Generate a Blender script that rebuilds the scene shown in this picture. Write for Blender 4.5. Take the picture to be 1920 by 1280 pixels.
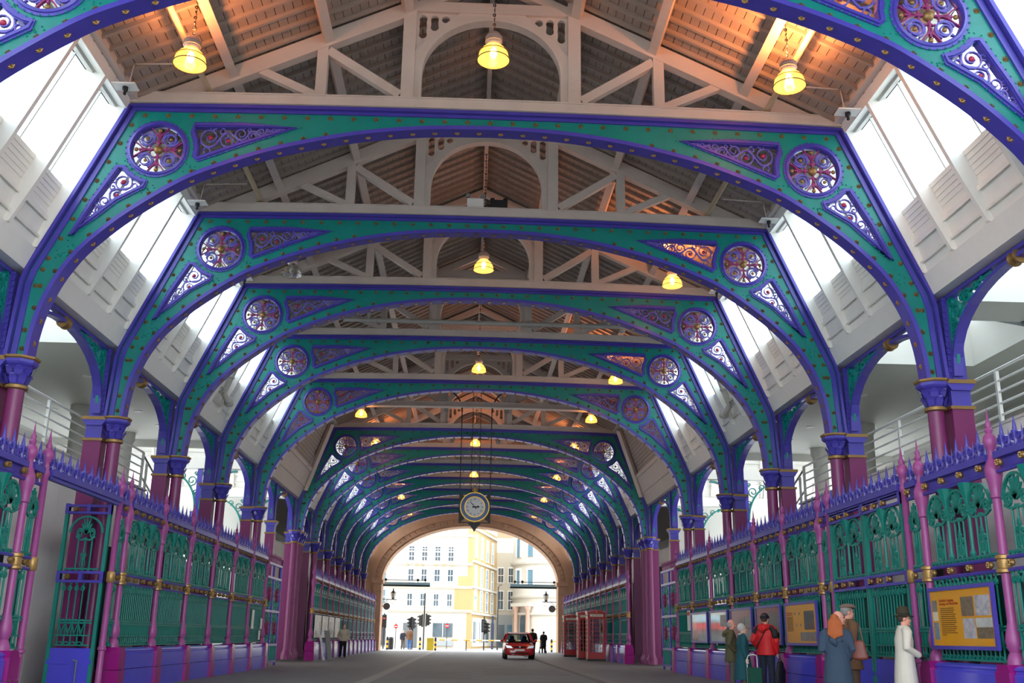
import bpy, bmesh, math, random
from mathutils import Vector, Matrix
random.seed(7)
for _o in list(bpy.data.objects): bpy.data.objects.remove(_o, do_unlink=True)
SC = bpy.context.scene
COL = SC.collection
pi = math.pi
# ------------------------------------------------------------------ camera
def make_camera():
    f, pitch, yaw, roll = 1881.76, .2865, .0392, .0153      # pixels of a 1920 wide frame, radians
    cp, sp, cy, sy = math.cos(pitch), math.sin(pitch), math.cos(yaw), math.sin(yaw)
    fwd = Vector((sy*cp, cy*cp, sp)); right = Vector((cy, -sy, 0)); up = right.cross(fwd)
    c, s = math.cos(roll), math.sin(roll)
    r = c*right + s*up; u = -s*right + c*up
    cam = bpy.data.cameras.new('camera'); cam.sensor_width = 36; cam.lens = f/1920*36
    cam.clip_start = .05; cam.clip_end = 600
    o = bpy.data.objects.new('camera', cam); COL.objects.link(o)
    m = Matrix((r, u, -fwd)).transposed().to_4x4(); m.translation = Vector((-.19, 0, 1.15))
    o.matrix_world = m
    SC.camera = o
make_camera()
# ------------------------------------------------------------------ sky, sun, exposure
world = bpy.data.worlds.new('world'); SC.world = world; world.use_nodes = True
_bg = world.node_tree.nodes['Background']
_bg.inputs[0].default_value = (.87, .94, 1.0, 1); _bg.inputs[1].default_value = 4.4
SC.view_settings.view_transform = 'Standard'; SC.view_settings.look = 'None'
SC.view_settings.exposure = 0.42; SC.view_settings.gamma = 1.0
SC.view_settings.use_curve_mapping = False
# ------------------------------------------------------------------ materials
def lin(c):
    return tuple((v/255/12.92 if v/255 <= .04045 else ((v/255+.055)/1.055)**2.4) for v in c) + (1,)
MATS = {}
def mat(name, rgb, rough=.6, metal=0, var=.12, scale=6, bump=0, bscale=40, spec=.5, coat=0):
    m = bpy.data.materials.new(name); m.use_nodes = True; MATS[name] = m
    nt = m.node_tree; N = nt.nodes; b = N['Principled BSDF']
    b.inputs['Roughness'].default_value = rough; b.inputs['Metallic'].default_value = metal
    b.inputs['Specular IOR Level'].default_value = spec
    b.inputs['Coat Weight'].default_value = coat
    base = lin(rgb); b.inputs['Base Color'].default_value = base
    if var or bump:
        tc = N.new('ShaderNodeTexCoord')
    if var:
        nz = N.new('ShaderNodeTexNoise'); nz.inputs['Scale'].default_value = scale; nz.inputs['Detail'].default_value = 5
        nz.inputs['Roughness'].default_value = .65
        nt.links.new(tc.outputs['Object'], nz.inputs['Vector'])
        mx = N.new('ShaderNodeMix'); mx.data_type = 'RGBA'
        lo = tuple(v*(1-var*1.6) for v in base[:3])+(1,); hi = tuple(min(1, v*(1+var)) for v in base[:3])+(1,)
        mx.inputs[6].default_value = lo; mx.inputs[7].default_value = hi
        nt.links.new(nz.outputs['Fac'], mx.inputs[0]); nt.links.new(mx.outputs[2], b.inputs['Base Color'])
    if bump:
        n2 = N.new('ShaderNodeTexNoise'); n2.inputs['Scale'].default_value = bscale; n2.inputs['Detail'].default_value = 4
        nt.links.new(tc.outputs['Object'], n2.inputs['Vector'])
        bp = N.new('ShaderNodeBump'); bp.inputs['Strength'].default_value = bump; bp.inputs['Distance'].default_value = .02
        nt.links.new(n2.outputs['Fac'], bp.inputs['Height']); nt.links.new(bp.outputs[0], b.inputs['Normal'])
    return m
def glass(name, rgb=(255, 255, 255), gloss=.12, rough=.02):
    m = bpy.data.materials.new(name); m.use_nodes = True; MATS[name] = m
    nt = m.node_tree; N = nt.nodes; N.clear()
    o = N.new('ShaderNodeOutputMaterial'); mx = N.new('ShaderNodeMixShader'); t = N.new('ShaderNodeBsdfTransparent'); g = N.new('ShaderNodeBsdfGlossy')
    t.inputs[0].default_value = lin(rgb); g.inputs['Roughness'].default_value = rough
    mx.inputs[0].default_value = gloss
    nt.links.new(t.outputs[0], mx.inputs[1]); nt.links.new(g.outputs[0], mx.inputs[2]); nt.links.new(mx.outputs[0], o.inputs[0])
    return m
def glow(name, rgb, strength, base=None):
    m = bpy.data.materials.new(name); m.use_nodes = True; MATS[name] = m
    b = m.node_tree.nodes['Principled BSDF']
    b.inputs['Base Color'].default_value = lin(base or rgb)
    b.inputs['Emission Color'].default_value = lin(rgb); b.inputs['Emission Strength'].default_value = strength
    return m
mat('teal', (0, 132, 124), .38, var=.14, scale=3)
mat('teal_fence', (0, 124, 112), .45, var=.14, scale=5)
mat('teal_deep', (0, 66, 60), .6, var=.14, scale=5)
mat('purple', (74, 66, 170), .3, var=.14, scale=4)
mat('lavender', (100, 90, 184), .42, var=.12, scale=5)
mat('magenta', (120, 34, 94), .35, var=.12, scale=4)
mat('post_pink', (158, 74, 138), .4, var=.12, scale=6)
mat('plinth_blue', (78, 76, 206), .16, var=.07, scale=3)
mat('plinth_magenta', (146, 26, 118), .18, var=.08, scale=3)
mat('gold', (150, 118, 70), .42, metal=.55, var=.2, scale=20)
mat('brass', (176, 140, 84), .4, metal=.5, var=.15, scale=20)
mat('clock_gold', (222, 178, 60), .35, metal=.4, var=.1, scale=20)
mat('red_boss', (170, 30, 70), .4)
mat('leaf_magenta', (140, 40, 105), .42, var=.1)
mat('timber_white', (206, 194, 184), .62, var=.10, scale=2.5, bump=.08, bscale=30)
mat('board_white', (164, 152, 142), .7, var=.12, scale=3, bump=.08, bscale=30)
mat('clerestory_white', (236, 235, 228), .55, var=.05, scale=3)
mat('louvre_grey', (190, 190, 184), .6, var=.08)
mat('iron_black', (22, 24, 28), .5, var=.1)
mat('pipe_grey', (186, 184, 176), .5, var=.08)
mat('pipe_cream', (196, 176, 144), .5, var=.08)
mat('asphalt', (120, 118, 116), .62, var=.2, scale=.8, bump=.25, bscale=80)
mat('asphalt_patch', (108, 106, 104), .6, var=.15, scale=1.2, bump=.25, bscale=80)
mat('sett', (150, 144, 136), .6, var=.15, scale=2, bump=.2)
mat('kerbstone', (128, 122, 116), .65, var=.15, scale=3, bump=.15)
mat('paving', (112, 109, 107), .55, var=.16, scale=1.0, bump=.15, bscale=60)
mat('stone_white', (236, 233, 226), .7, var=.07, scale=1.5, bump=.08)
mat('stone_joint', (150, 146, 140), .9)
mat('plaster', (206, 204, 196), .75, var=.04, scale=1)
mat('soffit', (206, 206, 198), .8, var=.04, scale=1)
mat('railing_white', (220, 220, 214), .45, var=.04)
mat('dark_void', (24, 25, 27), .7)
mat('portal_stone', (202, 160, 128), .8, var=.16, scale=1.2, bump=.15)
mat('roof_slate', (70, 72, 76), .8)
mat('steel_grey', (128, 132, 130), .5, metal=.2, var=.12)
glass('clear_glass', (246, 250, 252), .06)
# ------------------------------------------------------------------ mesh collecting
class MB:
    def __init__(s): s.v = []; s.f = []
    def add(s, vs, fs):
        n = len(s.v); s.v += [tuple(v) for v in vs]; s.f += [tuple(i+n for i in f) for f in fs]; return s
    def box(s, x0, x1, y0, y1, z0, z1):
        vs = [(x, y, z) for x in (x0, x1) for y in (y0, y1) for z in (z0, z1)]
        return s.add(vs, [(0, 1, 3, 2), (4, 6, 7, 5), (0, 4, 5, 1), (2, 3, 7, 6), (0, 2, 6, 4), (1, 5, 7, 3)])
    def cbox(s, c, d): return s.box(c[0]-d[0]/2, c[0]+d[0]/2, c[1]-d[1]/2, c[1]+d[1]/2, c[2]-d[2]/2, c[2]+d[2]/2)
    def prism(s, poly, axis, a, b):
        """polygon (2D) extruded along an axis; for axis y the polygon is (x,z), x: (y,z), z: (x,y)"""
        n = len(poly)
        def mk(p, t): return (p[0], t, p[1]) if axis == 'y' else ((t, p[0], p[1]) if axis == 'x' else (p[0], p[1], t))
        vs = [mk(p, a) for p in poly]+[mk(p, b) for p in poly]
        return s.add(vs, [tuple(range(n))[::-1], tuple(range(n, 2*n))]+[(i, (i+1) % n, n+(i+1) % n, n+i) for i in range(n)])
    def tube(s, pts, r, n=8, cap=True):
        pts = [Vector(p) for p in pts]; rs = r if isinstance(r, (list, tuple)) else [r]*len(pts)
        rings = []; t0 = (pts[1]-pts[0]).normalized()
        a = t0.orthogonal().normalized()
        for i, p in enumerate(pts):
            t = ((pts[min(i+1, len(pts)-1)]-pts[max(i-1, 0)])).normalized()
            a = (a - t*a.dot(t)); a = a.normalized() if a.length > 1e-6 else t.orthogonal().normalized()
            b = t.cross(a)
            rings.append([p+(a*math.cos(2*pi*k/n)+b*math.sin(2*pi*k/n))*rs[i] for k in range(n)])
        vs = [v for R in rings for v in R]; fs = []
        for i in range(len(pts)-1):
            for k in range(n): fs.append((i*n+k, i*n+(k+1) % n, (i+1)*n+(k+1) % n, (i+1)*n+k))
        if cap: fs += [tuple(range(n))[::-1], tuple(range((len(pts)-1)*n, len(pts)*n))]
        return s.add(vs, fs)
    def beam(s, a, b, w, h, up=(0, 0, 1)):
        """rectangular bar from a to b, w sideways, h along up"""
        a, b = Vector(a), Vector(b); t = (b-a).normalized(); u = Vector(up); u = (u-t*u.dot(t)).normalized(); q = t.cross(u)
        vs = [p+q*sx*w/2+u*sz*h/2 for p in (a, b) for sx, sz in ((-1, -1), (1, -1), (1, 1), (-1, 1))]
        return s.add(vs, [(0, 1, 2, 3), (7, 6, 5, 4), (0, 4, 5, 1), (1, 5, 6, 2), (2, 6, 7, 3), (3, 7, 4, 0)])
    def lathe(s, prof, n=16, c=(0, 0, 0), axis='z', a0=0, sq=None):
        """profile [(r, h)...] turned about an axis through c"""
        vs = []
        for r, h in prof:
            for k in range(n):
                a = a0+2*pi*k/n; x, y = r*math.cos(a), r*math.sin(a)
                p = (x, y, h) if axis == 'z' else ((x, h, y) if axis == 'y' else (h, x, y))
                vs.append((p[0]+c[0], p[1]+c[1], p[2]+c[2]))
        fs = []
        for i in range(len(prof)-1):
            for k in range(n): fs.append((i*n+k, i*n+(k+1) % n, (i+1)*n+(k+1) % n, (i+1)*n+k))
        if prof[0][0] > 1e-5: fs.append(tuple(range(n))[::-1])
        if prof[-1][0] > 1e-5: fs.append(tuple(range((len(prof)-1)*n, len(prof)*n)))
        return s.add(vs, fs)
    def ring(s, c, R, prof, n=32, axis='y'):
        """closed section [(dr, dh)...] swept round a circle"""
        m = len(prof); vs = []
        for k in range(n):
            a = 2*pi*k/n
            for dr, dh in prof:
                x, y = (R+dr)*math.cos(a), (R+dr)*math.sin(a)
                p = (x, dh, y) if axis == 'y' else ((x, y, dh) if axis == 'z' else (dh, x, y))
                vs.append((p[0]+c[0], p[1]+c[1], p[2]+c[2]))
        fs = []
        for k in range(n):
            for j in range(m): fs.append((k*m+j, k*m+(j+1) % m, ((k+1) % n)*m+(j+1) % m, ((k+1) % n)*m+j))
        return s.add(vs, fs)
    def ribbon(s, pts, w, y0, y1, closed=False):
        """flat bar following 2D points (x,z), w wide in the plane, between y0 and y1"""
        n = len(pts); ws = w if isinstance(w, (list, tuple)) else [w]*n; vs = []
        for i in range(n):
            p = Vector(pts[i])
            if closed: a, b = Vector(pts[i-1]), Vector(pts[(i+1) % n])
            else: a, b = Vector(pts[max(i-1, 0)]), Vector(pts[min(i+1, n-1)])
            t = (b-a); t = t.normalized() if t.length > 1e-9 else Vector((1, 0))
            q = Vector((-t.y, t.x))*ws[i]/2
            for d, y in ((q, y0), (-q, y0), (-q, y1), (q, y1)): vs.append((p.x+d.x, y, p.y+d.y))
        fs = []
        m = n if closed else n-1
        for i in range(m):
            j = (i+1) % n
            for k in range(4): fs.append((i*4+k, i*4+(k+1) % 4, j*4+(k+1) % 4, j*4+k))
        if not closed: fs += [(0, 1, 2, 3), tuple(4*(n-1)+k for k in (3, 2, 1, 0))]
        return s.add(vs, fs)
    def ball(s, c, r, n=10, m=6, sx=1, sy=1, sz=1):
        prof = [(max(1e-6, r*math.sin(pi*i/m)), -r*math.cos(pi*i/m)) for i in range(m+1)]
        t = MB().lathe(prof, n)
        return s.add([(v[0]*sx+c[0], v[1]*sy+c[1], v[2]*sz+c[2]) for v in t.v], t.f)
    def xf(s, fn): s.v = [tuple(fn(Vector(v))) for v in s.v]; return s
    def merge(s, o): return s.add(o.v, o.f)
    def mesh(s, name, m, smooth=False):
        me = bpy.data.meshes.new(name); me.from_pydata(s.v, [], s.f)
        bm = bmesh.new(); bm.from_mesh(me)
        bmesh.ops.recalc_face_normals(bm, faces=bm.faces)
        if smooth:
            for f in bm.faces: f.smooth = True
            for e in bm.edges:
                if len(e.link_faces) == 2 and e.calc_face_angle(0) > .7: e.smooth = False
        bm.to_mesh(me); bm.free()
        if m: me.materials.append(MATS[m] if isinstance(m, str) else m)
        return me
def plate(loops, y0, y1, name, m):
    """flat plate with holes, loops in (x,z): first the outline, then the holes"""
    cu = bpy.data.curves.new('t', 'CURVE'); cu.dimensions = '2D'; cu.fill_mode = 'BOTH'; cu.extrude = (y1-y0)/2
    for L in loops:
        sp = cu.splines.new('POLY'); sp.points.add(len(L)-1); sp.use_cyclic_u = True
        for p, q in zip(sp.points, L): p.co = (q[0], q[1], 0, 1)
    o = bpy.data.objects.new('t', cu); COL.objects.link(o)
    dg = bpy.context.evaluated_depsgraph_get(); me = bpy.data.meshes.new_from_object(o.evaluated_get(dg))
    bpy.data.objects.remove(o); bpy.data.curves.remove(cu)
    ym = (y0+y1)/2
    for v in me.vertices: v.co = (v.co.x, ym+v.co.z, v.co.y)
    bm = bmesh.new(); bm.from_mesh(me); bmesh.ops.remove_doubles(bm, verts=bm.verts, dist=1e-5)
    bmesh.ops.recalc_face_normals(bm, faces=bm.faces); bm.to_mesh(me); bm.free()
    for p in me.polygons: p.use_smooth = False
    me.name = name; me.materials.clear(); me.materials.append(MATS[m]); return me
def text_mesh(txt, size, m, depth=.004, align='CENTER', sx=1.0):
    """lettering in the xz plane, facing -y, origin at the baseline"""
    cu = bpy.data.curves.new('t', 'FONT'); cu.body = txt; cu.size = size; cu.align_x = align; cu.extrude = depth/2; cu.resolution_u = 2
    o = bpy.data.objects.new('t', cu); COL.objects.link(o)
    dg = bpy.context.evaluated_depsgraph_get(); me = bpy.data.meshes.new_from_object(o.evaluated_get(dg))
    bpy.data.objects.remove(o); bpy.data.curves.remove(cu)
    for v in me.vertices: v.co = (v.co.x*sx, -v.co.z, v.co.y)
    me.name = 'lettering'; me.materials.clear(); me.materials.append(MATS[m]); return me
def smooth_line(pts, k=6, closed=False):
    out = []; n = len(pts)
    for i in range(n if closed else n-1):
        g = (lambda j: pts[j % n]) if closed else (lambda j: pts[min(max(j, 0), n-1)])
        p0, p1, p2, p3 = (Vector(g(i+d)) for d in (-1, 0, 1, 2))
        for t in range(k):
            t /= k
            out.append(tuple(.5*((2*p1)+(p2-p0)*t+(2*p0-5*p1+4*p2-p3)*t*t+(3*p1-p0-3*p2+p3)*t**3)))
    if not closed: out.append(tuple(pts[-1]))
    return out
def spiral(c, r0, r1, a0, turns, n=18):
    return [(c[0]+(r0+(r1-r0)*i/n)*math.cos(a0+2*pi*turns*i/n), c[1]+(r0+(r1-r0)*i/n)*math.sin(a0+2*pi*turns*i/n)) for i in range(n+1)]
def arc(c, r, a0, a1, n=12): return [(c[0]+r*math.cos(a0+(a1-a0)*i/n), c[1]+r*math.sin(a0+(a1-a0)*i/n)) for i in range(n+1)]
# ------------------------------------------------------------------ things, parts, setting
def ob(name, me, parent=None, loc=None, rot=None, scale=None, kind=None, label=None):
    o = bpy.data.objects.new(name, me); COL.objects.link(o)
    if parent: o.parent = parent
    if loc is not None: o.location = loc
    if rot is not None: o.rotation_euler = rot
    if scale is not None: o.scale = scale
    if kind: o['kind'] = kind
    if label: o['label'] = label
    return o
def P(name, me, loc=None, rot=None, kids=(), kind=None, label=None, scale=None):
    return dict(name=name, me=me, loc=loc, rot=rot, kids=kids, kind=kind, label=label, scale=scale)
def grow(parent, parts):
    for p in parts:
        o = ob(p['name'], p['me'], parent, p['loc'], p['rot'], p['scale'], p['kind'], p['label'])
        if p['kids']: grow(o, p['kids'])
def thing(name, label, cat, parts, loc=(0, 0, 0), rz=0, group=None, rot=None):
    e = bpy.data.objects.new(name, None); COL.objects.link(e); e.empty_display_size = .2
    e.location = loc; e.rotation_euler = rot if rot else (0, 0, rz)
    e['label'] = label; e['category'] = cat
    if group: e['group'] = group
    grow(e, parts); return e
def single(name, label, cat, me, loc=(0, 0, 0), rz=0, group=None, rot=None):
    o = ob(name, me, None, loc, rot if rot else (0, 0, rz)); o['label'] = label; o['category'] = cat
    if group: o['group'] = group
    return o
def struct(name, me=None, parts=(), loc=(0, 0, 0), rz=0):
    o = ob(name, me, None, loc, (0, 0, rz)); o['kind'] = 'structure'; grow(o, parts); return o
# ------------------------------------------------------------------ layout along the avenue
D = 4.87
T = {-2: 2.14, -1: 7.0, 0: 11.86, 1: 16.73, 2: 21.60, 3: 26.47, 4: 31.34, 5: 37.09}
for _i in range(6, 14): T[_i] = 46.26+(_i-6)*4.98
XF = 7.34            # fence line
ORD = ['first', 'second', 'third', 'fourth', 'fifth', 'sixth', 'seventh', 'eighth', 'ninth', 'tenth', 'eleventh', 'twelfth', 'thirteenth', 'fourteenth', 'fifteenth']
def from_clock(i): return ORD[5-i]+' from the clock, away from the street' if i <= 5 else ORD[i-6]+' from the clock, toward the street'
SIDE = {1: 'phone box side', -1: 'open gate side'}
# ================================================================== ROAD, PAVEMENTS
def ground():
    struct('floor', MB().box(-2.6, 3.5, -6, 84.5, -.3, 0).mesh('road', 'asphalt'))
    # left pavement, flush, with a light drainage channel along it
    struct('pavement_left', MB().box(-13, -2.95, -6, 84.5, -.3, .0).mesh('pavement', 'paving'))
    kids = []
    me = MB().box(-.17, .17, 0, .98, -.02, .006).mesh('channel_stone', 'sett')
    for i in range(60): kids.append(P('channel_stone', me, (-2.775, 22+i*1.0, 0)))
    struct('channel_left', MB().box(-2.95, -2.6, -6, 84.5, -.3, -.004).mesh('channel', 'kerbstone'), kids)
    kids = []
    me = MB().box(0, .28, 0, .985, 0, .06).mesh('kerb_stone', 'kerbstone')
    for i in range(58): kids.append(P('kerb_stone', me, (3.5, 24+i*1.0, 0)))
    struct('pavement_right', MB().box(3.5, 13, -6, 84.5, -.3, .0).box(3.78, 13, -6, 84.5, 0, .05).box(3.5, 3.78, -6, 24, 0, .06).mesh('pavement', 'paving'), kids)
    pm = [(-1.9, 30, 1.9, 6), (.4, 33.5, 2.8, 7), (-1.2, 44, 3.6, 5), (1.3, 22.5, 2.0, 6.5)]
    for k, (x, y, w, l) in enumerate(pm):
        struct('road_patch_%d' % (k+1), MB().box(0, w, 0, l, 0, .004).mesh('road_patch', 'asphalt_patch'), (), (x, y, 0))
ground()
# ================================================================== IRON RIBS
IN = smooth_line([(0, 10.11), (1.2, 10.07), (2.4, 9.92), (3.58, 9.65), (4.4, 9.38), (5.22, 9.03), (5.66, 8.77), (6.09, 8.46), (6.5, 8.13), (6.85, 7.79), (7.09, 7.52), (7.27, 7.25), (7.43, 6.95), (7.57, 6.58), (7.65, 6.26), (7.70, 5.9), (7.72, 5.56)], 3)
def topz(x): return 10.34+.09*(1-(x/6.58)**2)
OUT = [(0, topz(0)), (1.5, topz(1.5)), (3, topz(3)), (4.5, topz(4.5)), (5.7, topz(5.7)), (6.58, 10.34), (7.30, 8.64), (7.93, 7.16), (7.99, 6.9), (8.06, 5.56)]
CC, CR = (6.0, 9.52), .46
def offs_arc(): return arc(CC, .66, 0, 1)
def tri_up(g=0):       # upper spandrel opening, g grows the outline
    a = [(3.62-2.2*g, 10.02+.15*g), (5.37+.2*g, 10.00+g)]
    side = [(CC[0]+(.72-g)*math.cos(t), CC[1]+(.72-g)*math.sin(t)) for t in (2.42, 2.62, 2.85, 3.1, 3.33)]
    b = [(5.27+.1*g, 9.36-.9*g), (4.45, 9.72-1.0*g)]
    return [a[0], (4.5, 10.03+g)] + [a[1]] + side[1:] + [b[0], b[1]]
def tri_low(g=0):
    side = [(CC[0]+(.70-g)*math.cos(t), CC[1]+(.70-g)*math.sin(t)) for t in (-.62, -.8, -1.0, -1.2, -1.36)]
    return [(6.645+.6*g, 9.10+1.4*g)] + side + [(6.20-1.2*g, 8.78-.3*g), (6.62-.55*g, 8.52-.75*g), (6.98-.6*g, 8.17-.75*g), (7.29+.6*g, 7.84-1.9*g), (7.0+.95*g, 8.45+.35*g)]
def vine(mb, gold, base, tip, hw0, hw1, y0, y1, w=.028, n=6, flip=1):
    """scrolls alternating along an axis that narrows from hw0 to hw1"""
    b, t = Vector(base), Vector(tip); ax = t-b; L = ax.length; ax.normalize(); q = Vector((-ax.y, ax.x))
    s = 0.0; k = 0; stem = []
    pos = []
    while s < L*.94 and k < n+8:
        hw = hw0+(hw1-hw0)*s/L; pos.append((s+hw*.62, hw)); s += hw*1.12+.012; k += 1
    for k, (s, hw) in enumerate(pos):
        sg = flip*(1 if k % 2 else -1)
        c = b+ax*s+q*sg*hw*.22
        r = hw*.58
        a0 = math.atan2((-q*sg).y, (-q*sg).x)
        mb.ribbon(spiral(c, r*1.15, r*.3, a0, -sg*1.35 if flip > 0 else sg*1.35, 16), [w*(1-.35*i/16) for i in range(17)], y0, y1)
        # leaf curls in the gaps
        c2 = b+ax*(s-hw*.35)-q*sg*hw*.62
        mb.ribbon(spiral(c2, hw*.3, hw*.1, a0, sg*1.0, 9), w*.75, y0, y1)
        c3 = b+ax*(s+hw*.3)+q*sg*hw*.8
        mb.ribbon(spiral(c3, hw*.22, hw*.08, a0+1.5, -sg*.9, 7), w*.7, y0, y1)
        stem.append(tuple(b+ax*(s)-q*sg*hw*.45))
        if gold is not None and k < 2: gold.append((c.x, c.y, .045 if k == 0 else .038))
    stem = [tuple(b)]+stem+[tuple(t)]
    mb.ribbon(smooth_line(stem, 4), w*1.1, y0, y1)
def mir(mb):
    m = MB(); m.add(mb.v, mb.f); m.add([(-v[0], v[1], v[2]) for v in mb.v], mb.f); return m
def frame_mb(loop, w, y):
    m = MB()
    for s in (-1, 1):
        m.ribbon(loop, w, s*.03, s*y, True)
    return m
circle_loop = [(CC[0]+(CR+.02)*math.cos(2*pi*k/40), CC[1]+(CR+.02)*math.sin(2*pi*k/40)) for k in range(40)]
def half(sgn):
    o = OUT; out = [(p[0]*sgn, p[1]) for p in o]+[(p[0]*sgn, p[1]) for p in reversed(IN)]
    return [out]+[[(p[0]*sgn, p[1]) for p in L] for L in (circle_loop, tri_up(), tri_low())]
BOSS_G = MB().ball((0, 0, 0), 1, 10, 6).mesh('boss', 'gold', True)
BOSS_R = MB().ball((0, 0, 0), 1, 10, 6).mesh('boss', 'red_boss', True)
def rib_parts():
    parts = []
    for sg in (-1, 1):
        parts.append(P('web_plate', plate(half(sg), -.035, .035, 'web_plate', 'teal')))
    full_in = [(-p[0], p[1]) for p in reversed(IN)][:-1]+IN
    full_out = [(-p[0], p[1]) for p in reversed(OUT)][:-1]+OUT
    parts.append(P('soffit_flange', MB().ribbon(full_in, .075, -.16, .16).mesh('soffit_flange', 'purple')))
    # outer edge: a broad strip on the face plus the flange itself
    ins = [(p[0]*.988, p[1]-.045) for p in OUT]
    full_ins = [(-p[0], p[1]) for p in reversed(ins)][:-1]+ins
    parts.append(P('top_flange', MB().ribbon(full_out, .06, -.15, .15).ribbon(full_ins, .09, -.07, .07).mesh('top_flange', 'purple')))
    for sg in (-1, 1):
        prof = [(.0, -.06), (.02, -.088), (.055, -.075), (.065, -.055), (.105, -.05), (.105, .05), (.065, .055), (.055, .075), (.02, .088), (.0, .06)]
        ringm = MB().ring((sg*CC[0], 0, CC[1]), CR, prof, 40).mesh('ring', 'purple', True)
        # rosette inside the ring
        sc, lf, gbl = MB(), MB(), []
        R = CR
        for q in range(4):
            a = q*pi/2
            def r2(pts): return [(sg*CC[0]+p[0]*math.cos(a)-p[1]*math.sin(a), CC[1]+p[0]*math.sin(a)+p[1]*math.cos(a)) for p in pts]
            lf.ribbon(r2([(0, .05), (0, .14), (0, .25), (0, .34)]), [.022, .034, .026, .034], -.025, .025)
            for s in (-1, 1):
                lf.ribbon(r2(smooth_line([(0, .2), (s*.03, .28), (s*.085, .335), (s*.15, R-.03)], 4)), [.032]*6+[.022]*7, -.025, .025)
                lf.ribbon(r2(smooth_line([(0, .12), (s*.05, .15), (s*.08, .135)], 4)), .022, -.02, .02)
                # big C scroll either side of the arm
                c = (s*.21, .21)
                sp = spiral(c, .15, .055, pi/2+(-s)*1.9, -s*1.35, 22)
                sc.ribbon(r2(sp), [.024]*12+[.02]*11, -.022, .022)
                sc.ribbon(r2([(s*.275, .30), (s*.31, .34), (s*.29, .29)]), .022, -.02, .02) if s > 0 else None
            x, z = r2([(0, .39)])[0]; gbl.append((x, z, .04))
            x, z = r2([(.21, .21)])[0]; gbl.append((x, z, .036))
        gbl.append((sg*CC[0], CC[1], .085))
        parts.append(P('ring', ringm, kids=(P('scrollwork', sc.mesh('scrollwork', 'lavender')), P('leaves', lf.mesh('leaves', 'leaf_magenta')), *[P('boss', BOSS_G, (x, 0, z), scale=(r, r*.8, r)) for x, z, r in gbl])))
        for nm, fn in (('upper', tri_up), ('lower', tri_low)):
            L = [(sg*p[0], p[1]) for p in fn(.028)]
            fr = MB().ribbon(L, .10, -.06, .06, True); L2 = [(sg*p[0], p[1]) for p in fn(.02)]; fr.ribbon(L2, .045, -.085, .085, True)
            tr, rb = MB(), []
            if nm == 'upper': vine(tr, rb, (5.26, 9.70), (3.75, 10.0), .30, .03, -.02, .02, .024, 7, 1)
            else: vine(tr, rb, (6.40, 8.95), (7.24, 7.92), .25, .03, -.02, .02, .022, 7, -1)
            if sg < 0:
                tr.v = [(-v[0], v[1], v[2]) for v in tr.v]; rb = [(-x, z, r) for x, z, r in rb]
            parts.append(P('spandrel_frame', fr.mesh('spandrel_frame', 'purple'), kids=(P('scrollwork', tr.mesh('scrollwork', 'lavender')), *[P('boss', BOSS_R, (x, 0, z), scale=(r, r*.8, r)) for x, z, r in rb])))
    # rivets round the frames
    rv = MB()
    for sg in (-1, 1):
        for L in (fn2 for fn2 in (tri_up(.075), tri_low(.075), [(CC[0]+.56*math.cos(2*pi*k/30), CC[1]+.56*math.sin(2*pi*k/30)) for k in range(30)])):
            n = len(L)
            for i in range(n):
                a, b = Vector(L[i]), Vector(L[(i+1) % n]); m = max(1, int((b-a).length/.11))
                for j in range(m):
                    p = a+(b-a)*j/m
                    for y in (-.06,):
                        x = sg*p.x; z = p.y; h = .014
                        rv.add([(x-h, y, z-h), (x+h, y, z-h), (x+h, y, z+h), (x-h, y, z+h), (x, y-.014, z)], [(0, 1, 4), (1, 2, 4), (2, 3, 4), (3, 0, 4)])
        for cx, cz in ((6.52, 9.18), (6.06, 8.74), (7.25, 7.55), (7.42, 7.42), (5.42, 9.14)):
            for i in range(9):
                x = sg*(cx+random.uniform(-.13, .13)); z = cz+random.uniform(-.1, .1); y = -.036; h = .014
                rv.add([(x-h, y, z-h), (x+h, y, z-h), (x+h, y, z+h), (x-h, y, z+h), (x, y-.016, z)], [(0, 1, 4), (1, 2, 4), (2, 3, 4), (3, 0, 4)])
    parts.append(P('rivets', rv.mesh('rivets', 'teal'), kind='stuff'))
    return parts
def star_mb(c, n=(0, -1, 0), r=.058):
    """eight pointed stud on a face; lies against y or under z"""
    m = MB(); vs = []
    for k in range(16):
        a = 2*pi*k/16; q = r if k % 2 == 0 else r*.55; vs.append((q*math.cos(a), 0, q*math.sin(a)))
    vs.append((0, -.035, 0)); m.add(vs, [(k, (k+1) % 16, 16) for k in range(16)]+[tuple(range(16))])
    return m
def star_spots():
    s = []
    for sg in (-1, 1):
        for x in [.0 if sg > 0 else None]+[.42*k for k in range(1, 16)]:
            if x is None or x > 6.35: continue
            s.append((sg*x, topz(x)-.16))
        # along the outer slope
        for k in range(8):
            t = .08+k*.118; x = 6.58+(7.93-6.58)*t; z = 10.34+(7.16-10.34)*t; s.append((sg*(x-.17), z-.1))
        # along the intrados
        L = 0; last = None; nxt = 3.0
        for i in range(len(IN)-1):
            a, b = Vector(IN[i]), Vector(IN[i+1]); L2 = L+(b-a).length
            while nxt < L2:
                p = a+(b-a)*((nxt-L)/(L2-L)); t = (b-a).normalized(); q = Vector((-t.y, t.x))
                if q.y < 0: q = -q
                if not (p.x > 7.4 and p.y < 7.0): s.append((sg*(p.x+q.x*.13), p.y+q.y*.13))
                nxt += .41
            L = L2
        for z in (6.85, 6.45, 6.05, 5.72): s.append((sg*(7.72+.1*(z < 6.2)-.0+(.06 if z > 6.5 else .03)), z))
        for z in (7.05, 6.75): s.append((sg*7.70, z+.1))
    return s
STAR = star_mb((0, 0, 0)).mesh('star_stud', 'gold')
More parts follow.
